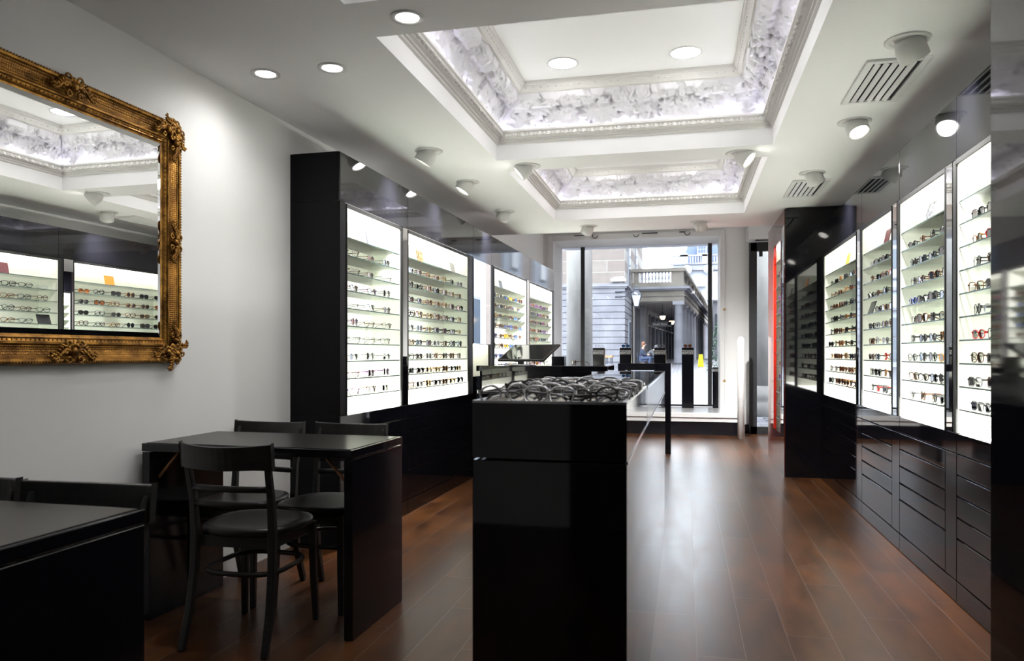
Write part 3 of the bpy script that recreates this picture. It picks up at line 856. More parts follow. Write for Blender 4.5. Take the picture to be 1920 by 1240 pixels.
# ================================================================== counters
ct = thing('display_counter', 'long glossy black display counter in the middle of the shop', 'counter', (0, 0, 0), 0)
CX0, CX1, CY0, CY1, CT = -.515, -.135, 1.795, 5.12, 1.085
ct.location = (CX0, CY0, 0); Wc = CX1 - CX0; Lc = CY1 - CY0; YT = .965
MB().box(0, Wc, 0, Lc, 0, .938).build('base', 'gloss_black', ct, bevel=.002)
MB().box(0, Wc, 0, .012, .943, CT - .006).box(0, .012, .012, YT, .943, CT - .006).box(.012, Wc - .012, .012, YT, .943, 1.046).build('tray_box', 'gloss_black', ct)
MB().box(Wc - .012, Wc, .012, YT, .943, CT - .006).build('side_glass', 'gloss_black', ct)
MB().box(.012, Wc - .012, .012, YT - .012, 1.046, 1.066).build('tray', 'tray', ct)
r_ = MB()
r_.box(0, Wc, 0, .012, CT - .006, CT); r_.box(0, .012, .012, YT, CT - .006, CT); r_.box(Wc - .012, Wc, .012, YT, CT - .006, CT)
r_.build('rim', 'steel', ct)
MB().box(.0, Wc, YT - .012, YT + .012, .943, CT + .001).build('divider', 'black_edge', ct)
MB().box(.004, Wc - .004, YT + .012, Lc, CT - .008, CT).build('glass_top', 'top_glass', ct)
MB().box(.02, Wc - .02, YT + .012, Lc - .01, .94, .95).build('display_bed', 'white_gloss', ct)
MB().box(Wc - .008, Wc, YT + .012, Lc, .943, CT - .008).box(0, .008, YT + .012, Lc, .943, CT - .008).box(0, Wc, Lc - .008, Lc, .943, CT - .008).build('glass_side', 'gloss_black_soft', ct)
MB().box(Wc - .004, Wc + .003, 0, Lc, .937, .944).box(Wc - .004, Wc + .002, YT + .02, Lc, CT - .012, CT - .002).build('trim_line', 'chrome', ct)
rn = random.Random(5)
for r0 in range(9):
    for c0 in range(3):
        x = CX0 + .075 + c0 * .115 + rn.uniform(-.006, .006) + (.012 if r0 % 2 else -.006)
        y = CY0 + .055 + r0 * .096 + rn.uniform(-.004, .004)
        eyewear((x, y, 1.073), R(rn.uniform(-32, 32)), rn.choice(['round', 'wayfarer', 'square', 'oval']), rn.choice(['ew_gun', 'ew_black', 'ew_gun', 'ew_silver', 'ew_silver']), 'clear_lens', .0030,
                '%s from left, %s row from camera, in counter tray' % (ORD[c0], ORD[r0]), 'glasses in the counter tray', True, True, (R(rn.uniform(-38, -15)), R(rn.uniform(-8, 8))))

tc_ = thing('till_counter', 'black till counter running from left cabinets under the screen', 'counter', (0, 0, 0), 0)
MB().box(-1.97, -.70, 7.0, 7.62, 1.035, 1.087).build('worktop', 'gloss_black', tc_, bevel=.003)
MB().box(-1.95, -.86, 7.06, 7.56, 0, 1.035).build('base', 'gloss_black', tc_)
dk = thing('waterfall_desk', 'slim black waterfall desk behind the long counter', 'desk', (-.168, 9.18, 0), 0)
MB().box(-.63, 0, 0, .60, 1.005, 1.085).build('desktop', 'gloss_black', dk, bevel=.002)
MB().box(-.068, 0, 0, .60, 0, 1.005).build('leg', 'gloss_black', dk, bevel=.002)
MB().box(-.63, -.562, 0, .60, 0, 1.005).build('leg', 'gloss_black', dk, bevel=.002)
# screen
mn = thing('monitor', 'wide touch screen tilted back on a round silver foot, on till counter', 'monitor', (-1.585, 7.24, 1.0875), 0)
MB().lathe([(.0, 0), (.16, 0), (.16, .006), (.05, .014), (0.0, .014)], 28).build('foot', 'steel', mn)
MB().box(-.03, .03, .01, .04, .01, .08).build('neck', 'dark_plastic', mn)
T2 = Matrix.Translation((0, -.03, .055)) @ Matrix.Rotation(R(-24), 4, 'Z') @ Matrix.Rotation(R(-62), 4, 'X')
MB().box(-.28, .28, 0, .022, 0, .33, 0, T2).build('casing', 'dark_plastic', mn, bevel=.003)
MB().box(-.262, .262, -.0012, .001, .018, .312, 0, T2).build('screen', 'screen', mn)
MB().tube([(-.16, -.06, .006), (-.12, -.02, .03), (-.02, .02, .035), (.03, .08, .02)], .003, 6).build('cable', 'dark_plastic', mn)
x, y = ray(1048, 7.25)
t = thing('display_block', 'small black display block at the middle of the till counter', 'display block', (x, y, 1.0875), 0)
MB().box(-.062, .062, -.06, .06, 0, .088).build('block', 'gloss_black_soft', t, bevel=.002)
eyewear((x + .15, y - .02, 1.0878), R(-60), 'round', 'ew_brown', 'clear_lens', .002, 'alone on the till counter beside black block', 'glasses standing alone', True)

# window plinths
zt_p = 1.302
def plinth(px, top, w_, lab, y=12.45, who=None):
    xr, yr = ray(px, 1); x = xr / yr * y
    t = thing('display_plinth', lab, 'plinth', (x, y, .3305), 0, 'black plinths in the shop window')
    MB().box(-w_ / 2, w_ / 2, 0, w_, 0, top - .3305).build('column', 'gloss_black_soft', t, bevel=.002)
    MB().box(-w_ / 2, w_ / 2, -.0015, 0, top - .3305 - w_ * .62, top - .3305 - w_ * .17).build('label_band', 'dark_plastic', t)
    text('TOM DAVIES', w_ * .165, t, (0, -.003, top - .3305 - w_ * .29), (R(90), 0, 0))
    text('BESPOKE', w_ * .235, t, (0, -.003, top - .3305 - w_ * .47), (R(90), 0, 0))
    return x, y + w_ / 2
for i, (px, ln, fr, lab) in enumerate(((1122, 'clear_lens', 'ew_crystal', 'leftmost'), (1172.5, 'lens_blue', 'ew_black', 'second from left'), (1237.5, 'clear_lens', 'ew_crystal', 'third from left'), (1289.5, 'lens_brown', 'ew_brown', 'fourth from left'))):
    x, y = plinth(px, zt_p, .187, 'tall black plinth in shop window with white lettering, %s' % lab)
    eyewear((x, y - .06, zt_p + .0005), R(rn.uniform(-6, 6)), 'round', fr, ln, .0025, 'on the %s window plinth' % lab, 'eyewear on the window plinths', True)
plinth(1343.5, .985, .12, 'short black plinth with white lettering at right end of window', 12.5)

# security post, knobs
t = thing('security_post', 'slim white round-topped security post before the entrance wall', 'post', (.766, 11.056, 0), 0)
MB().lathe([(.05, 0), (.05, 1.39), (.046, 1.415), (.03, 1.44), (.0, 1.45)], 24).build('post', 'white_gloss', t)
for z, lab in ((1.88, 'upper small brass knob on white pier beside window'), (.79, 'lower small brass knob on white pier beside window')):
    x, y = ray(1358, 1); 
    o = MB().lathe([(.006, 0), (.006, .02), (.018, .026), (.020, .034), (.012, .042), (0, .043)], 16, T=Matrix.Rotation(R(90), 4, 'X')).build('brass_knob', 'brass')
    o.location = (x / y * YF, YF, z); tag(o, lab, 'knob', 'brass knobs')

# ================================================================== tables and chairs
def table(v0, v1, u0, u1, lab):
    t = thing('desk_table', lab, 'table', TL(u1, v0), -DEL, 'black tables along the left wall')
    W = u1 - u0; D = v1 - v0; H_ = .80; th = .038
    MB().box(0, W, 0, D, H_ - th, H_ - .002).build('tabletop', 'gloss_black_soft', t, bevel=.003)
    MB().box(.015, W - .015, .015, D - .015, H_ - .0025, H_).build('inlay', 'table_top', t)
    for a in (0, W - .04): MB().box(a, a + .04, 0.005, D - .005, 0, H_ - th - .004).build('side_panel', 'gloss_black_soft', t, bevel=.002)
    for a, s in ((.04, 1), (W - .04, -1)):
        MB().tube([(a + s * .004, .06, H_ - .16), (a + s * .11, .06, H_ - th - .008)], .008, 6).build('brace', 'wood', t)
    return t
table(2.87, 3.415, 1.412, 2.445, 'black table with glossy side panels, chair in front, beside lit cabinet')
table(1.115, 1.66, 1.40, 2.40, 'nearest black table, cut off at the lower left corner')

def make_chair(lab, group):
    t = thing('bistro_chair', lab, 'chair', (0, 0, 0), 0, group)
    # faces +y, seat 0.48 high
    hw = .185
    for s in (-1, 1):
        P = [(s * .185, -.265, 0), (s * .180, -.215, .16), (s * .176, -.190, .32), (s * .175, -.185, .47), (s * .176, -.200, .62), (s * .180, -.232, .76), (s * .182, -.245, .81)]
        MB().tube(P, [.019, .021, .022, .022, .019, .017, .012], 4, flat=1.0).build('leg', 'chair_black', t, bevel=.004)
    for s in (-1, 1):
        P = [(s * .178, .185, 0), (s * .172, .175, .2), (s * .168, .168, .45)]
        MB().tube(P, [.017, .020, .022], 4).build('leg', 'chair_black', t, bevel=.004)
    # seat: dished, wider in front
    m = MB(); n_ = 28; rings = [(1.0, .478), (.97, .486), (.85, .486), (.6, .478), (.3, .474), (0.02, .473)]
    def sp(k, i):
        a = 2 * math.pi * i / n_; c, s_ = math.cos(a), math.sin(a)
        x = (.205 + .012 * (s_ > 0)) * math.copysign(abs(c) ** .72, c); y = .205 * math.copysign(abs(s_) ** .72, s_)
        return (x * k, y * k + .0)
    vs = []; fs = []
    allr = [(.90, .448), (.99, .458)] + rings
    for k, z in allr:
        for i in range(n_):
            x, y = sp(k, i); vs.append((x, y, z))
    for j in range(len(allr) - 1):
        for i in range(n_): fs.append((j * n_ + i, j * n_ + (i + 1) % n_, (j + 1) * n_ + (i + 1) % n_, (j + 1) * n_ + i))
    fs.append(tuple(range(n_ - 1, -1, -1))); fs.append(tuple((len(allr) - 1) * n_ + i for i in range(n_)))
    m.add(vs, fs, 0, True); m.build('seat', 'chair_black', t)
    # apron
    MB().box(-.16, .16, .150, .168, .405, .452).box(-.165, .165, -.175, -.157, .405, .452).box(-.168, -.150, -.17, .165, .405, .452).box(.150, .168, -.17, .165, .405, .452).build('apron', 'chair_black', t)
    # top rail: curved plank
    m = MB(); k = 14; vs = []; fs = []
    for i in range(k + 1):
        q = -1 + 2 * i / k; x = q * .205; y = -.285 + .055 * q * q
        for dy, z in ((-.010, .735 + .006 * abs(q)), (.008, .735 + .006 * abs(q)), (.008 - .010, .842 - .010 * (1 - q * q)), (-.020, .842 - .010 * (1 - q * q))):
            vs.append((x, y + dy, z))
    for i in range(k):
        for j in range(4): fs.append((i * 4 + j, i * 4 + (j + 1) % 4, (i + 1) * 4 + (j + 1) % 4, (i + 1) * 4 + j))
    fs += [(0, 1, 2, 3), (k * 4 + 3, k * 4 + 2, k * 4 + 1, k * 4)]
    m.add(vs, fs, 0, False); m.build('back_rail', 'chair_black', t, bevel=.004)
    for z, y0 in ((.655, -.212), (.590, -.200)):
        P = [(q * .176, y0 - .022 * (1 - q * q), z) for q in (-1, -.6, -.2, .2, .6, 1)]
        MB().tube(P, .014, 8, flat=.55).build('crossrail', 'chair_black', t)
    P = [(.19 * math.cos(R(a)), .185 * math.sin(R(a)) - .012, .30) for a in range(0, 360, 15)]
    MB().tube([(math.copysign(abs(x / .19) ** .6, x) * .168, math.copysign(abs((y + .012) / .185) ** .6, y + .012) * .178 - .012, z) for x, y, z in P], .011, 8, True, flat=.8).build('stretcher', 'chair_black', t)
    return t
GC = 'black wooden bistro chairs at the tables'
ch = make_chair('black bistro chair in front of the table, its back to camera', GC)
def put(o, u, v, rz): o.location = TL(u, v); o.rotation_euler = (0, 0, -DEL + R(rz))
put(ch, 1.862, 2.885, 2)
for u, v, rz, lab in ((2.235, 3.33, 180, 'black bistro chair behind the middle table, next to the wall'), (1.775, 3.34, 178, 'black bistro chair behind the middle table, nearer the lit cabinets'),
                      (1.64, 1.50, 184, 'black bistro chair behind the nearest table, its back rail showing fully'), (2.10, 1.50, 181, 'black bistro chair behind the nearest table, cut by left edge')):
    c = copy_tree(ch); c['label'] = lab; put(c, u, v, rz)

# ================================================================== gilt mirror on the left wall
gt = thing('gilt_mirror', 'large rectangular mirror in carved gilt frame hung on left wall', 'mirror', TL(2.48, 1.84, 1.158), ROT_L)
MW, MH, FW = 1.30, 1.150, .125
# local: x along wall 0..MW, y: into wall is +, room is -
m = MB()
pf = [(0, 0), (0, -.012), (.006, -.030), (.014, -.040), (.022, -.038), (.026, -.032), (.040, -.024), (.060, -.020), (.075, -.022), (.082, -.028), (.088, -.028), (.092, -.022), (.100, -.018), (.106, -.020), (.112, -.014), (.125, -.010)]
def mrect(o): return [(o, o), (MW - o, o), (MW - o, MH - o), (o, MH - o)]
vs = []; fs = []; mi_ = []
for o_, y in pf:
    for x, z in mrect(o_): vs.append((x, y, z))
for j in range(len(pf) - 1):
    for i in range(4):
        i2 = (i + 1) % 4
        m.add([vs[j * 4 + i], vs[j * 4 + i2], vs[(j + 1) * 4 + i2], vs[(j + 1) * 4 + i]], [(0, 1, 2, 3)], 1 if 5 <= j <= 8 else 0)
# beading along the outer and the inner edge
for off, st, rr, y in ((.009, .013, .0055, -.036), (.097, .020, .0042, -.020)):
    for (ax, az), (bx, bz) in (((off, off), (MW - off, off)), ((MW - off, off), (MW - off, MH - off)), ((MW - off, MH - off), (off, MH - off)), ((off, MH - off), (off, off))):
        L = math.hypot(bx - ax, bz - az); k = int(L / st)
        for i in range(k):
            q = (i + .5) / k; m.blob((ax + (bx - ax) * q, y, az + (bz - az) * q), (rr, rr, rr), 5, 3)
m.build('frame', ['gold', 'gold_weave'], gt)
def ornament(mb, cx_, cz_, ang, s, kind):
    T0 = Matrix.Translation((cx_, -.036, cz_)) @ Matrix.Rotation(ang, 4, 'Y')
    r_ = random.Random(int(cx_ * 100 + cz_ * 10))
    mb.blob((0, -.006, 0), (.016 * s, .016, .018 * s), 10, 6, 0, T0)
    for k in range(5):
        a = R(-60 + 30 * k + 90)
        mb.blob((.026 * s * math.cos(a), -.004, .026 * s * math.sin(a)), (.010 * s, .010, .010 * s), 7, 4, 0, T0)
    arms = ((-1, 1) if kind == 'mid' else (-1, 1))
    for sd in arms:
        # main scroll running out along the frame, with leaf tips
        P = []
        for i in range(10):
            q = i / 9
            P.append((sd * (.015 + .085 * q) * s, -.004, (.012 * math.sin(q * 7) - .010 * q) * s))
        mb.tube(P, [.009 * (1 - .75 * i / 9) * s for i in range(10)], 6, False, 0, T0)
        for i in range(1, 9):
            x, y, z = P[i]
            for up in (-1, 1):
                ln = (.024 - .0016 * i) * s
                Q = [(x, y, z), (x + sd * ln * .5, y - .004, z + up * ln * .55), (x + sd * ln * 1.1, y - .001, z + up * ln * (.75 + .2 * r_.random()))]
                mb.tube(Q, [.0045 * s, .0060 * s, .0012 * s], 5, False, 0, T0)
        # curl
        C_ = [((.014 + .014 * math.cos(R(a)) * (1 - a / 700)) * sd * s * 1.0 + sd * .012, -.008, (.026 + .014 * math.sin(R(a)) * (1 - a / 700)) * s) for a in range(0, 420, 35)]
        mb.tube(C_, .0042 * s, 5, False, 0, T0)
        C_ = [(x_, y_, -z_) for x_, y_, z_ in C_]
        mb.tube(C_, .0042 * s, 5, False, 0, T0)
ev = .050
for cx_, cz_, ang, s, kind in ((MW / 2, MH - ev + .012, 0, 1.15, 'mid'), (MW / 2, ev, 0, 1.15, 'mid'), (MW - ev, MH / 2, R(90), 1.0, 'mid'), (ev, MH / 2, R(90), 1.0, 'mid')):
    o = MB(); ornament(o, cx_, cz_, ang, s, kind); o.build('carved_ornament', 'gold', gt)
for cx_, cz_, dx, dz in ((MW - ev, MH - ev, -1, -1), (MW - ev, ev, -1, 1), (ev, MH - ev, 1, -1), (ev, ev, 1, 1)):
    o = MB()
    ornament(o, cx_ - dx * .008, cz_ - dz * .008, R(45) if dx * dz > 0 else R(-45), .95, 'mid')
    ornament(o, cx_ + dx * .055, cz_, 0, .9, 'mid'); ornament(o, cx_, cz_ + dz * .055, R(90), .9, 'mid')
    for a in range(0, 360, 40): o.blob((cx_ + .034 * math.cos(R(a)), -.040, cz_ + .034 * math.sin(R(a))), (.012, .012, .012), 7, 4)
    o.build('carved_ornament', 'gold', gt)
g = MB(); gi = FW - .006
g.box(gi, MW - gi, -.012, -.002, gi, MH - gi)
g.build('mirror_glass', 'mirror', gt)
bv = MB(); 
vs = []
for o_, y in ((gi, -.0121), (gi + .022, -.0150)):
    for x, z in mrect(o_): vs.append((x, y, z))
bv.add(vs, [(i, (i + 1) % 4, 4 + (i + 1) % 4, 4 + i) for i in range(4)] + [(4, 5, 6, 7)]); bv.build('bevelled_face', 'mirror', gt)



# ================================================================== outside
def gz(y):
    return min(.75, .05 + max(0, y - 13.2) * .0172)
vs = []; fs = []
ys_ = [YF + .5, 13.2, 20, 30, 40, 47, 53.9, 140]
for y in ys_:
    for x in (-45, 45): vs.append((x, y, gz(y) if y > YF + .6 else .05))
pv = MB().add(vs, [(2 * i, 2 * i + 1, 2 * i + 3, 2 * i + 2) for i in range(len(ys_) - 1)])
struct('ground', pv, 'cobbles')
def sx(px, y):
    a, b = ray(px, 1); return a / b * y
# round street columns just outside the shop
for px, lab, y in ((1086.5, 'round stone street column outside the shop window', 14.45), (1441, 'round stone street column outside the glass door', 14.5)):
    x = sx(px, y)
    t = thing('street_column', lab, 'column', (x, y, 0), 0, 'round columns outside')
    r = .255
    MB().lathe([(r, .62), (r * .97, 3.0), (r * .95, 4.6)], 48).build('shaft', 'column_stone', t)
    MB().lathe([(r + .10, .0), (r + .10, .30), (r + .07, .34), (r + .10, .40), (r + .10, .48), (r + .03, .56), (r, .62)], 48).build('base', 'column_stone', t)
t = thing('portico_beam', 'pale beam carried by street columns outside', 'beam', (0, 14.1, 4.1), 0)
MB().box(-12, 9, -.1, .9, .5, 1.3).build('beam', 'pale_stone', t)

# --- ashlar corner building
bx = -3.13; by = 40.3
b1 = thing('stone_building', 'stone corner building with striped lower wall and ashlar above', 'building', (bx, by, 0), 0)
lo = MB()
z = .4; hC = .335
lo.box(-3.4, -.06, .06, 17, 0, 4.75); lo.box(-3.4, 0, .06, 17, 0, .55)
while z < 4.70:
    lo.box(-3.4, 0, 0, 17, z + .045, min(z + hC, 4.72)); z += hC
lo.build('striped_wall', 'pale_stone', b1)
MB().box(-3.4, 0, 0, 17, 4.98, 9.2).build('upper_wall', 'ashlar', b1)
MB().box(-3.45, .10, -.12, 17, 4.72, 4.80).box(-3.45, .18, -.20, 17, 4.80, 4.90).box(-3.45, .06, -.06, 17, 4.90, 4.98).build('string_course', 'pale_stone', b1)
MB().box(-3.5, .35, -.35, 17, 9.2, 9.35).box(-3.5, .55, -.55, 17, 9.35, 9.55).build('cornice', 'warm_stone', b1)
for y0, z0, z1 in ((2.0, 5.1, 7.5), (8.4, 5.3, 7.9), (2.4, .6, 3.0)):
    f = MB().box(0, .06, y0 - .12, y0 + 1.42, z0 - .1, z1 + .12).build('window', 'white_stone', b1)
    MB().box(.03, .075, y0, y0 + 1.3, z0, z1).build('pane', 'window_dark', f)
t = thing('floodlight', 'white floodlight housing on the ledge of the stone building', 'floodlight', (bx - .28, by - .17, 4.99), 0)
MB().box(-.45, .35, -.1, .1, .05, .22).box(-.30, .25, -.1, .1, .22, .30).build('housing', 'white_gloss', t, bevel=.03)
MB().box(-.32, -.24, -.03, .03, 0, .06).box(.18, .26, -.03, .03, 0, .06).build('bracket', 'iron', t)
# building seen at the left of the column
b2 = thing('terrace_building', 'pale terrace with dark windows glimpsed left of the street column', 'building', (-7.1, 41.5, 0), 0)
MB().box(-14, .35, 0, 6, 0, 12).build('wall', 'white_stone', b2)
for k, (z0, z1) in enumerate(((.9, 2.0), (2.1, 3.0), (5.6, 6.5), (6.8, 7.9))):
    for q in range(7):
        f = MB().box(-1.2 - q * 2 + .0, .30 - q * 2 - .0 if q == 0 else -q * 2 + .1, -.05, .02, z0 - .06, z1 + .06).build('window', 'pale_stone', b2)
        MB().box(-1.1 - q * 2, .25 - q * 2 if q == 0 else -q * 2, -.07, 0, z0, z1).build('pane', 'window_dark', f)
MB().box(-14, .4, -.15, 0, 4.4, 4.6).box(-14, .4, -.2, 0, 3.4, 3.55).box(-14, .4, -.15, 0, 5.0, 5.1).box(-14, .4, -.15, 0, 8.5, 8.7).build('string_course', 'pale_stone', b2)

# --- arcade with columns and balustrade, turned 3.8 degrees
PA = R(-3.8)
P0 = Vector((sx(1272.5, 45.5), 45.5, 0))
def PT(x, y, z=0):
    v = Matrix.Rotation(PA, 4, 'Z') @ Vector((x, y, z)); return v + P0
ar = thing('arcade', 'stone arcade with balustrade over a row of columns', 'arcade', P0, PA)
LEN = 44; XW = -2.6
MB().box(XW - .1, .34, -.25, LEN, 4.32, 4.95).box(XW - .1, .42, -.33, LEN, 4.62, 4.66).build('entablature', 'warm_stone', ar)
MB().box(XW - .1, .52, -.45, LEN, 4.95, 5.03).box(XW - .1, .66, -.58, LEN, 5.03, 5.17).build('cornice', 'pale_stone', ar)
MB().box(XW - .1, .32, -.25, .25, 5.17, 5.45).box(-.1, .32, .25, LEN, 5.17, 5.45).build('balustrade_base', 'warm_stone', ar)
MB().box(XW - .1, .40, -.33, .33, 6.08, 6.27).box(-.14, .40, .33, LEN, 6.08, 6.27).build('handrail', 'warm_stone', ar)
bal = [(.055, 0), (.055, .05), (.03, .09), (.075, .24), (.04, .42), (.03, .5), (.055, .56), (.055, .63)]
for i in range(9):
    MB().lathe(bal, 10, (-2.13 + i * .195, 0, 5.45)).build('baluster', 'white_stone', ar)
bm = None
for i in range(86):
    y = .75 + i * .5
    if bm is None:
        bm = MB().lathe(bal, 8).build('baluster', 'warm_stone', ar); o = bm
    else:
        o = bm.copy(); col.objects.link(o); o.parent = ar
    o.location = (.13, y, 5.45)
MB().box(-.42, .30, -.22, .22, 5.45, 6.08).box(XW, XW + .22, -.2, .2, 5.45, 6.08).build('corner_pier', 'warm_stone', ar)
for i in range(1, 13): MB().box(-.05, .30, i * 3.5 - .2, i * 3.5 + .2, 5.45, 6.08).build('balustrade_pier', 'warm_stone', ar)
MB().box(XW, .30, .0, LEN, 4.28, 4.32).build('soffit', 'soffit', ar)
sw = MB().box(XW - .1, XW, 0, LEN, 0, 4.3).build('inner_wall', 'soffit', ar)
gl = MB()
gl.box(XW, XW + .03, 6.0, LEN, .7, 3.9); gl.build('glazing', 'dark_glazing', ar)
for i in range(14):
    MB().box(XW + .02, XW + .16, 7.4 + i * 2.75, 7.56 + i * 2.75, .6, 3.95).build('mullion', 'pale_stone', ar)
MB().box(XW, XW + .1, 6, LEN, 3.1, 3.2).build('transom', 'soffit', ar)
MB().box(XW, XW + .32, 2.4, 3.5, .5, 4.28).box(XW, XW + .22, 4.8, 5.4, .5, 4.28).build('pilaster', 'pale_stone', ar)
MB().box(XW, XW + .05, .3, 2.3, .5, 4.0).build('shop_door', 'dark_glazing', ar)
MB().box(XW - .1, .3, LEN, LEN + .3, 0, 4.3).build('end_wall', 'soffit', ar)
MB().box(XW, .50, -.35, LEN, .0, .60).build('step', 'pale_stone', ar)
prof_c = [(.30, .60), (.30, .72), (.265, .76), (.255, 2.0), (.225, 3.92), (.24, 3.95), (.24, 4.0), (.30, 4.10)]
cm = None
for i in range(13):
    if i == 0: nm = 'square-looking broad column at the arcade corner, nearest of its row'
    else: nm = 'stone arcade column, %s behind the corner one' % ORD[i - 1]
    if i <= 1:
        t = thing('arcade_column', nm, 'column', PT(0, 0), PA, 'arcade columns')
        k = 1.0 if i else 1.06
        MB().lathe([(a * k, b - .0) for a, b in prof_c], 24).build('shaft', 'pale_stone', t)
        MB().box(-.33, .33, -.33, .33, 4.10, 4.318).build('capital', 'pale_stone', t)
        cm = t
    else:
        t = copy_tree(cm); t['label'] = nm
    t.location = PT(0, i * 3.5, 0)
# hanging lamps in the arcade
for px, d, zc, lab in ((1242.5, 47.5, 3.42, 'glass hanging lantern in the arcade, left one, lit'), (1259.5, 51, 3.25, 'glass hanging lantern in the arcade beside corner column, lit')):
    x = sx(px, d)
    t = thing('hanging_lantern', lab, 'lantern', (x, d, zc), 0, 'lit lanterns in the arcade')
    MB().lathe([(.05, .36), (.10, .30), (.25, .18), (.27, .14), (.22, .13)], 12).build('hood', 'iron', t)
    MB().tube([(0, 0, .34), (0, 0, 4.28 - zc)], .02, 6).build('rod', 'iron', t)
    MB().lathe([(.17, .13), (.15, .02), (.08, -.08), (0, -.09)], 12).build('glass', 'lamp_warm', t)
y = 49.5; x = sx(1241, y)
t = thing('hanging_sign', 'dark hanging sign with white words across the arcade', 'sign', (x, y, 3.12), 0)
MB().box(-.62, .62, 0, .05, -.17, .17).build('board', 'iron', t)
for q in (-.5, .5): MB().tube([(q, .02, .17), (q, .02, 4.28 - 3.12)], .012, 5).build('rod', 'iron', t)
text('South Row', .20, t, (-.12, -.01, 0), (R(90), 0, 0))
MB().lathe([(0, -.005), (.10, -.005), (.10, .0)], 16, T=Matrix.Translation((.48, 0, .04)) @ Matrix.Rotation(R(90), 4, 'X')).build('roundel', 'letter', t)
# street lantern on its bracket
y = 39.4; x = sx(1193.5, y)
t = thing('street_lantern', 'old four-sided street lantern on a scrolled wall bracket', 'lantern', (x, y, 3.62), 0)
g = MB(); T4 = Matrix.Rotation(R(45), 4, 'Z')
g.lathe([(.15, .06), (.33, .62)], 4, T=T4, smooth=False); g.build('glass', 'lantern_glass', t)
g = MB(); g.lathe([(.38, .62), (.38, .66), (.16, .84), (.12, .9), (.17, .93), (.06, 1.02), (.06, 1.1), (0, 1.2)], 4, T=T4, smooth=False)
g.lathe([(.1, 0), (.17, .04), (.17, .07)], 4, T=T4, smooth=False)
for a in (45, 135, 225, 315): g.tube([(.15 * math.cos(R(a)), .15 * math.sin(R(a)), .06), (.33 * math.cos(R(a)), .33 * math.sin(R(a)), .62)], .02, 4)
g.build('cage', 'iron', t)
g = MB(); L = -.70
g.tube([(0, 0, .95), (L * .3, .2, .86), (L - .1, .5, .86)], .03, 5); g.tube([(L * .4, .2, .60), (L - .1, .5, .60)], .03, 5)
g.tube([(L * .3, .2, .86), (L * .45, .26, .72), (L * .6, .32, .84), (L * .75, .38, .64), (L * .9, .4, .8)], .025, 5)
g.tube([(L - .1, .5, .86), (L - .45, .7, .86)], .045, 5); g.tube([(L - .1, .5, .60), (L - .45, .7, .60)], .045, 5)
g.build('bracket', 'iron', t)

# --- far buildings
y = 90; x0, x1 = sx(1262, y), sx(1349, y)
fb = thing('mansard_building', 'far white building with blue slate mansard roof and balustrade', 'building', (x0, y, 0), 0)
W = x1 - x0
MB().box(0, W + 4, 0, 12, 0, 11.6).build('wall', 'white_stone', fb)
MB().box(-.3, W + 4, -.5, 0, 10.9, 11.2).box(-.3, W + 4, -.3, .3, 11.6, 11.8).box(-.1, W + 4, -.2, .2, 12.55, 12.75).build('cornice', 'pale_stone', fb)
g = MB()
for i in range(28): g.box(.1 + i * .3, .22 + i * .3, -.1, .1, 11.8, 12.55)
g.box(.8, 1.7, -.2, .3, 11.8, 12.9).box(3.3, 3.9, -.2, .3, 11.8, 12.9).box(5.2, 5.9, -.2, .3, 11.8, 12.9)
g.build('parapet', 'white_stone', fb)
g = MB(); a0 = 1.0
g.add([(a0, 1, 11.7), (5.4, 1, 11.7), (5.4, 9, 11.7), (a0, 9, 11.7), (a0 + .75, 2, 14.4), (5.4, 2, 14.4), (5.4, 7, 14.4), (a0 + .75, 7, 14.4)], [(0, 1, 5, 4), (1, 2, 6, 5), (2, 3, 7, 6), (3, 0, 4, 7), (4, 5, 6, 7)])
g.build('slate_roof', 'slate', fb)
f = MB().box(2.75, 3.85, .7, 1.6, 12.9, 14.05).build('dormer_window', 'white_stone', fb)
g = MB()
for i in range(3):
    for j in range(2): g.box(2.87 + i * .30, 3.11 + i * .30, .66, .72, 13.05 + j * .45, 13.42 + j * .45)
g.build('pane', 'slate', f)
g = MB()
for i in range(3): g.lathe([(.0, 0), (.55, 0), (.55, .25), (0, .25)], 20, T=Matrix.Translation((1.6 + i * 2.4, -.45, 10.95)) @ Matrix.Rotation(R(90), 4, 'X'))
g.build('arched_pediment', 'white_stone', fb)
for i in range(5):
    f = MB().box(.5 + i * 1.7, 1.4 + i * 1.7, -.08, 0, 6.2, 8.6).build('window', 'pale_stone', fb)
    MB().box(.62 + i * 1.7, 1.28 + i * 1.7, -.1, -.05, 6.3, 8.5).build('pane', 'window_dark', f)
MB().box(2.4, 3.7, -.9, -.1, 9.0, 9.6).build('awning_box', 'white_gloss', fb)
y = 62; x0 = sx(1337, y)
t = thing('tiled_building', 'narrow stone house with brick side at right edge of window', 'building', (x0, y, 0), 0)
MB().box(0, .9, 0, 10, 0, 5.6).build('wall', 'pale_stone', t)
MB().box(.9, 6, 1, 12, 0, 9.5).build('brick_wall', 'red_brick', t)
g = MB(); g.add([(-.5, -.3, 5.5), (.9, -.3, 5.5), (.9, 4, 8.2), (-.3, 4, 8.2), (-.5, -.3, 5.4), (.9, -.3, 5.4)], [(0, 1, 2, 3), (4, 5, 1, 0)]); g.build('roof', 'pale_stone', t)
f = MB().box(.15, .65, -.06, 0, 2.8, 4.4).build('window', 'iron', t)
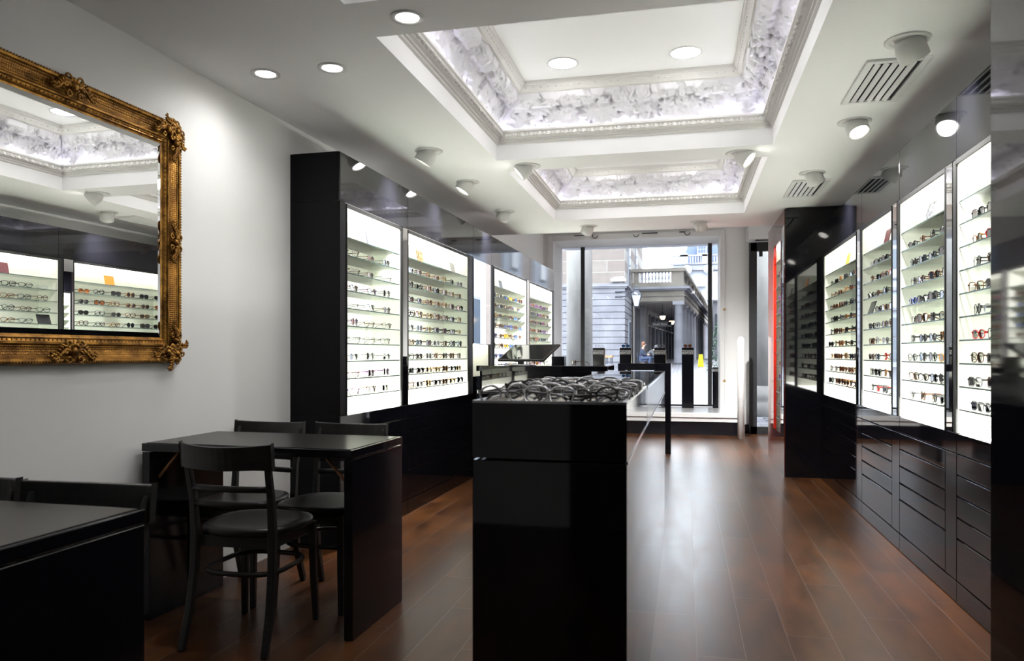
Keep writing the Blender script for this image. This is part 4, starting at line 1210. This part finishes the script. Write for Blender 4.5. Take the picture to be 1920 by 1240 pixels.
# facade on the right of the square and on its far left (also seen in reflections)
t = thing('brick_terrace', 'red brick and white stone terrace along right side of the street', 'building', (5.3, 20, 0), 0)
MB().box(0, 6, 0, 38, 0, 14).build('wall', 'red_brick', t)
for i in range(6):
    MB().box(-.15, .0, i * 6 + 1, i * 6 + 4.2, 0, 14).build('stone_bay', 'white_stone', t)
    for z0 in (1.5, 5.2, 9):
        f = MB().box(-.2, -.1, i * 6 + 2, i * 6 + 3.3, z0, z0 + 2).build('window', 'pale_stone', t)
        MB().box(-.23, -.15, i * 6 + 2.1, i * 6 + 3.2, z0 + .1, z0 + 1.9).build('pane', 'window_dark', f)
# potted tree at the right end of window
y = 33; x = sx(1347.5, y)
t = thing('street_tree', 'dark green shrub by the street at right edge of window', 'tree', (x, y, gz(y)), 0)
MB().tube([(0, 0, 0), (.02, 0, .5), (0, 0, 1.6)], [.05, .04, .02], 6).build('stem', 'wood', t)
g = MB(); r_ = random.Random(2)
for i in range(900):
    h = r_.random(); rad = .62 * (1 - h * .85) ; a = r_.uniform(0, 6.28); q = rad * math.sqrt(r_.random())
    c = Vector((q * math.cos(a), q * math.sin(a), .05 + h * 2.1)); d = Vector((r_.uniform(-1, 1), r_.uniform(-1, 1), r_.uniform(-.6, .8))).normalized() * .10
    s_ = d.cross(Vector((0, 0, 1))).normalized() * .035
    g.add([c, c + d * .5 + s_, c + d, c + d * .5 - s_], [(0, 1, 2, 3)])
g.build('foliage', 'leaf', t)
# yellow wet floor sign
y = 41; x = sx(1314, y)
t = thing('wet_floor_sign', 'small yellow folding floor sign beside the arcade columns', 'sign', (x, y, gz(y)), 0)
for s in (-1, 1):
    T = Matrix.Rotation(R(12 * s), 4, 'X')
    MB().prism([(-.15, -.01), (.15, -.01), (.15, .01), (-.15, .01)], 0, .02, T=Matrix.Translation((0, -s * .14, 0)) @ T).add(
        [(-.15, -.01, 0), (.15, -.01, 0), (.09, -.01, .66), (-.09, -.01, .66), (-.15, .01, 0), (.15, .01, 0), (.09, .01, .66), (-.09, .01, .66)],
        [(0, 1, 2, 3), (7, 6, 5, 4), (0, 4, 5, 1), (1, 5, 6, 2), (2, 6, 7, 3), (3, 7, 4, 0)], 0, False, Matrix.Translation((0, -s * .14, 0)) @ T).build('panel', 'yellow', t)
# wooden trestle bench
y = 30; x = sx(1142, y)
t = thing('market_bench', 'wooden topped folding bench in the street against striped wall', 'bench', (x, y, gz(y)), 0)
MB().box(-.14, .14, -.3, .3, .72, .80).build('top', 'wood', t)
MB().box(-.25, .16, -.3, .3, .42, .45).build('shelf', 'pale_stone', t)
for a in (-.12, .12): MB().tube([(a, -.28, 0), (a * .8, -.28, .72)], .018, 5).tube([(a, .28, 0), (a * .8, .28, .72)], .018, 5).build('leg', 'iron', t)

# two seated people
def skin_mesh(name, pts, edges, m, parent, root=0):
    me = bpy.data.meshes.new(name); me.from_pydata([p[0] for p in pts], edges, []); me.materials.append(M[m])
    o = bpy.data.objects.new(name, me); col.objects.link(o); o.parent = parent
    s = o.modifiers.new('skin', 'SKIN')
    for i, p in enumerate(pts):
        r_ = p[1]
        me.skin_vertices[0].data[i].radius = r_ if isinstance(r_, tuple) else (r_, r_)
        me.skin_vertices[0].data[i].use_root = (i == root)
    s.use_smooth_shade = True
    o.modifiers.new('sub', 'SUBSURF').levels = 1
    return o
def person(x, y, label, bend, coat, trousers, hair):
    t = thing('person', label, 'person', (x, y, gz(y) - .0), R(0), 'two people seated in the arcade')
    hx_, hz_ = (.10, 1.16) if not bend else (.42, .98)
    nk = (.05, 0, 1.00) if not bend else (.30, 0, .90)
    ch_ = (0, 0, .86) if not bend else (.16, 0, .80)
    pts = [((0, 0, .48), (.15, .13)), ((-.01, 0, .64), (.14, .11)), (ch_, (.15, .11)), (nk, .055), ((hx_, 0, hz_ - .03), (.075, .08)), ((hx_ + .01, 0, hz_ + .08), (.08, .085))]
    edges = [(0, 1), (1, 2), (2, 3), (3, 4), (4, 5)]
    for s in (-1, 1):
        b = len(pts)
        sh = (ch_[0] + .02, s * .17, ch_[2] + .05)
        el = (ch_[0] + .10, s * .20, ch_[2] - .20); hd = (ch_[0] + .32, s * .10, .66)
        pts += [(sh, .055), (el, .045), (hd, .032), ((hd[0] + .07, s * .08, hd[2] - .0), .028)]
        edges += [(2, b), (b, b + 1), (b + 1, b + 2), (b + 2, b + 3)]
        c = len(pts)
        pts += [((.02, s * .09, .48), .09), ((.42, s * .11, .50), .065), ((.38, s * .11, .10), .045), ((.48, s * .11, .04), .038)]
        edges += [(0, c), (c, c + 1), (c + 1, c + 2), (c + 2, c + 3)]
    skin_mesh('body', pts, edges, 'skin', t)
    cp = [((0, 0, .50), (.18, .16)), ((-.01, 0, .64), (.17, .14)), (ch_, (.18, .14)), ((nk[0] - .03, 0, nk[2] - .04), .085)]
    ce = [(0, 1), (1, 2), (2, 3)]
    for s in (-1, 1):
        b = len(cp); cp += [((ch_[0] + .02, s * .17, ch_[2] + .05), .075), ((ch_[0] + .10, s * .20, ch_[2] - .20), .062), ((ch_[0] + .29, s * .11, .665), .045)]
        ce += [(2, b), (b, b + 1), (b + 1, b + 2)]
    skin_mesh('coat', cp, ce, coat, t)
    tp = [((0, 0, .46), (.17, .15))]; te = []
    for s in (-1, 1):
        b = len(tp); tp += [((.02, s * .09, .48), .105), ((.42, s * .11, .50), .08), ((.38, s * .11, .14), .06)]
        te += [(0, b), (b, b + 1), (b + 1, b + 2)]
    skin_mesh('trousers', tp, te, trousers, t)
    hb = MB().blob((hx_ - .02, 0, hz_ + .07), (.105, .10, .115), 12, 8)
    if not bend: hb.blob((hx_ - .07, 0, hz_ - .02), (.05, .08, .10), 10, 6)
    hb.build('hair', hair, t)
    MB().blob((hx_ + .105, 0, hz_ + .02), (.02, .012, .02), 6, 4).build('nose', 'skin', t)
    return t
y = 39.2
person(sx(1203.5, y), y, 'person with brown hair and navy jacket seated in side view', False, 'navy_cloth', 'denim', 'hair')
person(sx(1216.0, y + .9), y + .9, 'person in dark grey coat bent forward over the lap', True, 'grey_cloth', 'navy_cloth', 'grey_cloth')
for px, dy, lab in ((1203.0, 0, 'metal folding chair under the person in navy jacket'), (1215.5, .9, 'metal folding chair under the person in grey coat')):
    yy = 39.2 + dy
    t = thing('folding_chair', lab, 'chair', (sx(px, yy), yy, gz(yy)), 0, 'street chairs')
    MB().box(-.2, .2, -.2, .2, .29, .31).build('seat', 'iron', t)
    MB().box(-.23, -.20, -.2, .2, .55, .75).build('backrest', 'iron', t)
    for s in (-.19, .19):
        MB().tube([(-.22, s, .75), (-.2, s, .3), (.2, s, 0)], .015, 5).build('leg', 'iron', t)
        MB().tube([(.2, s, .3), (-.22, s, 0)], .015, 5).build('leg', 'iron', t)

# lettering as real geometry
dg = bpy.context.evaluated_depsgraph_get()
for o in [o for o in col.objects if o.type == 'FONT']:
    me = bpy.data.meshes.new_from_object(o.evaluated_get(dg))
    nn = bpy.data.objects.new('lettering', me); col.objects.link(nn)
    nn.parent = o.parent; nn.location = o.location; nn.rotation_euler = o.rotation_euler
    bpy.data.objects.remove(o)
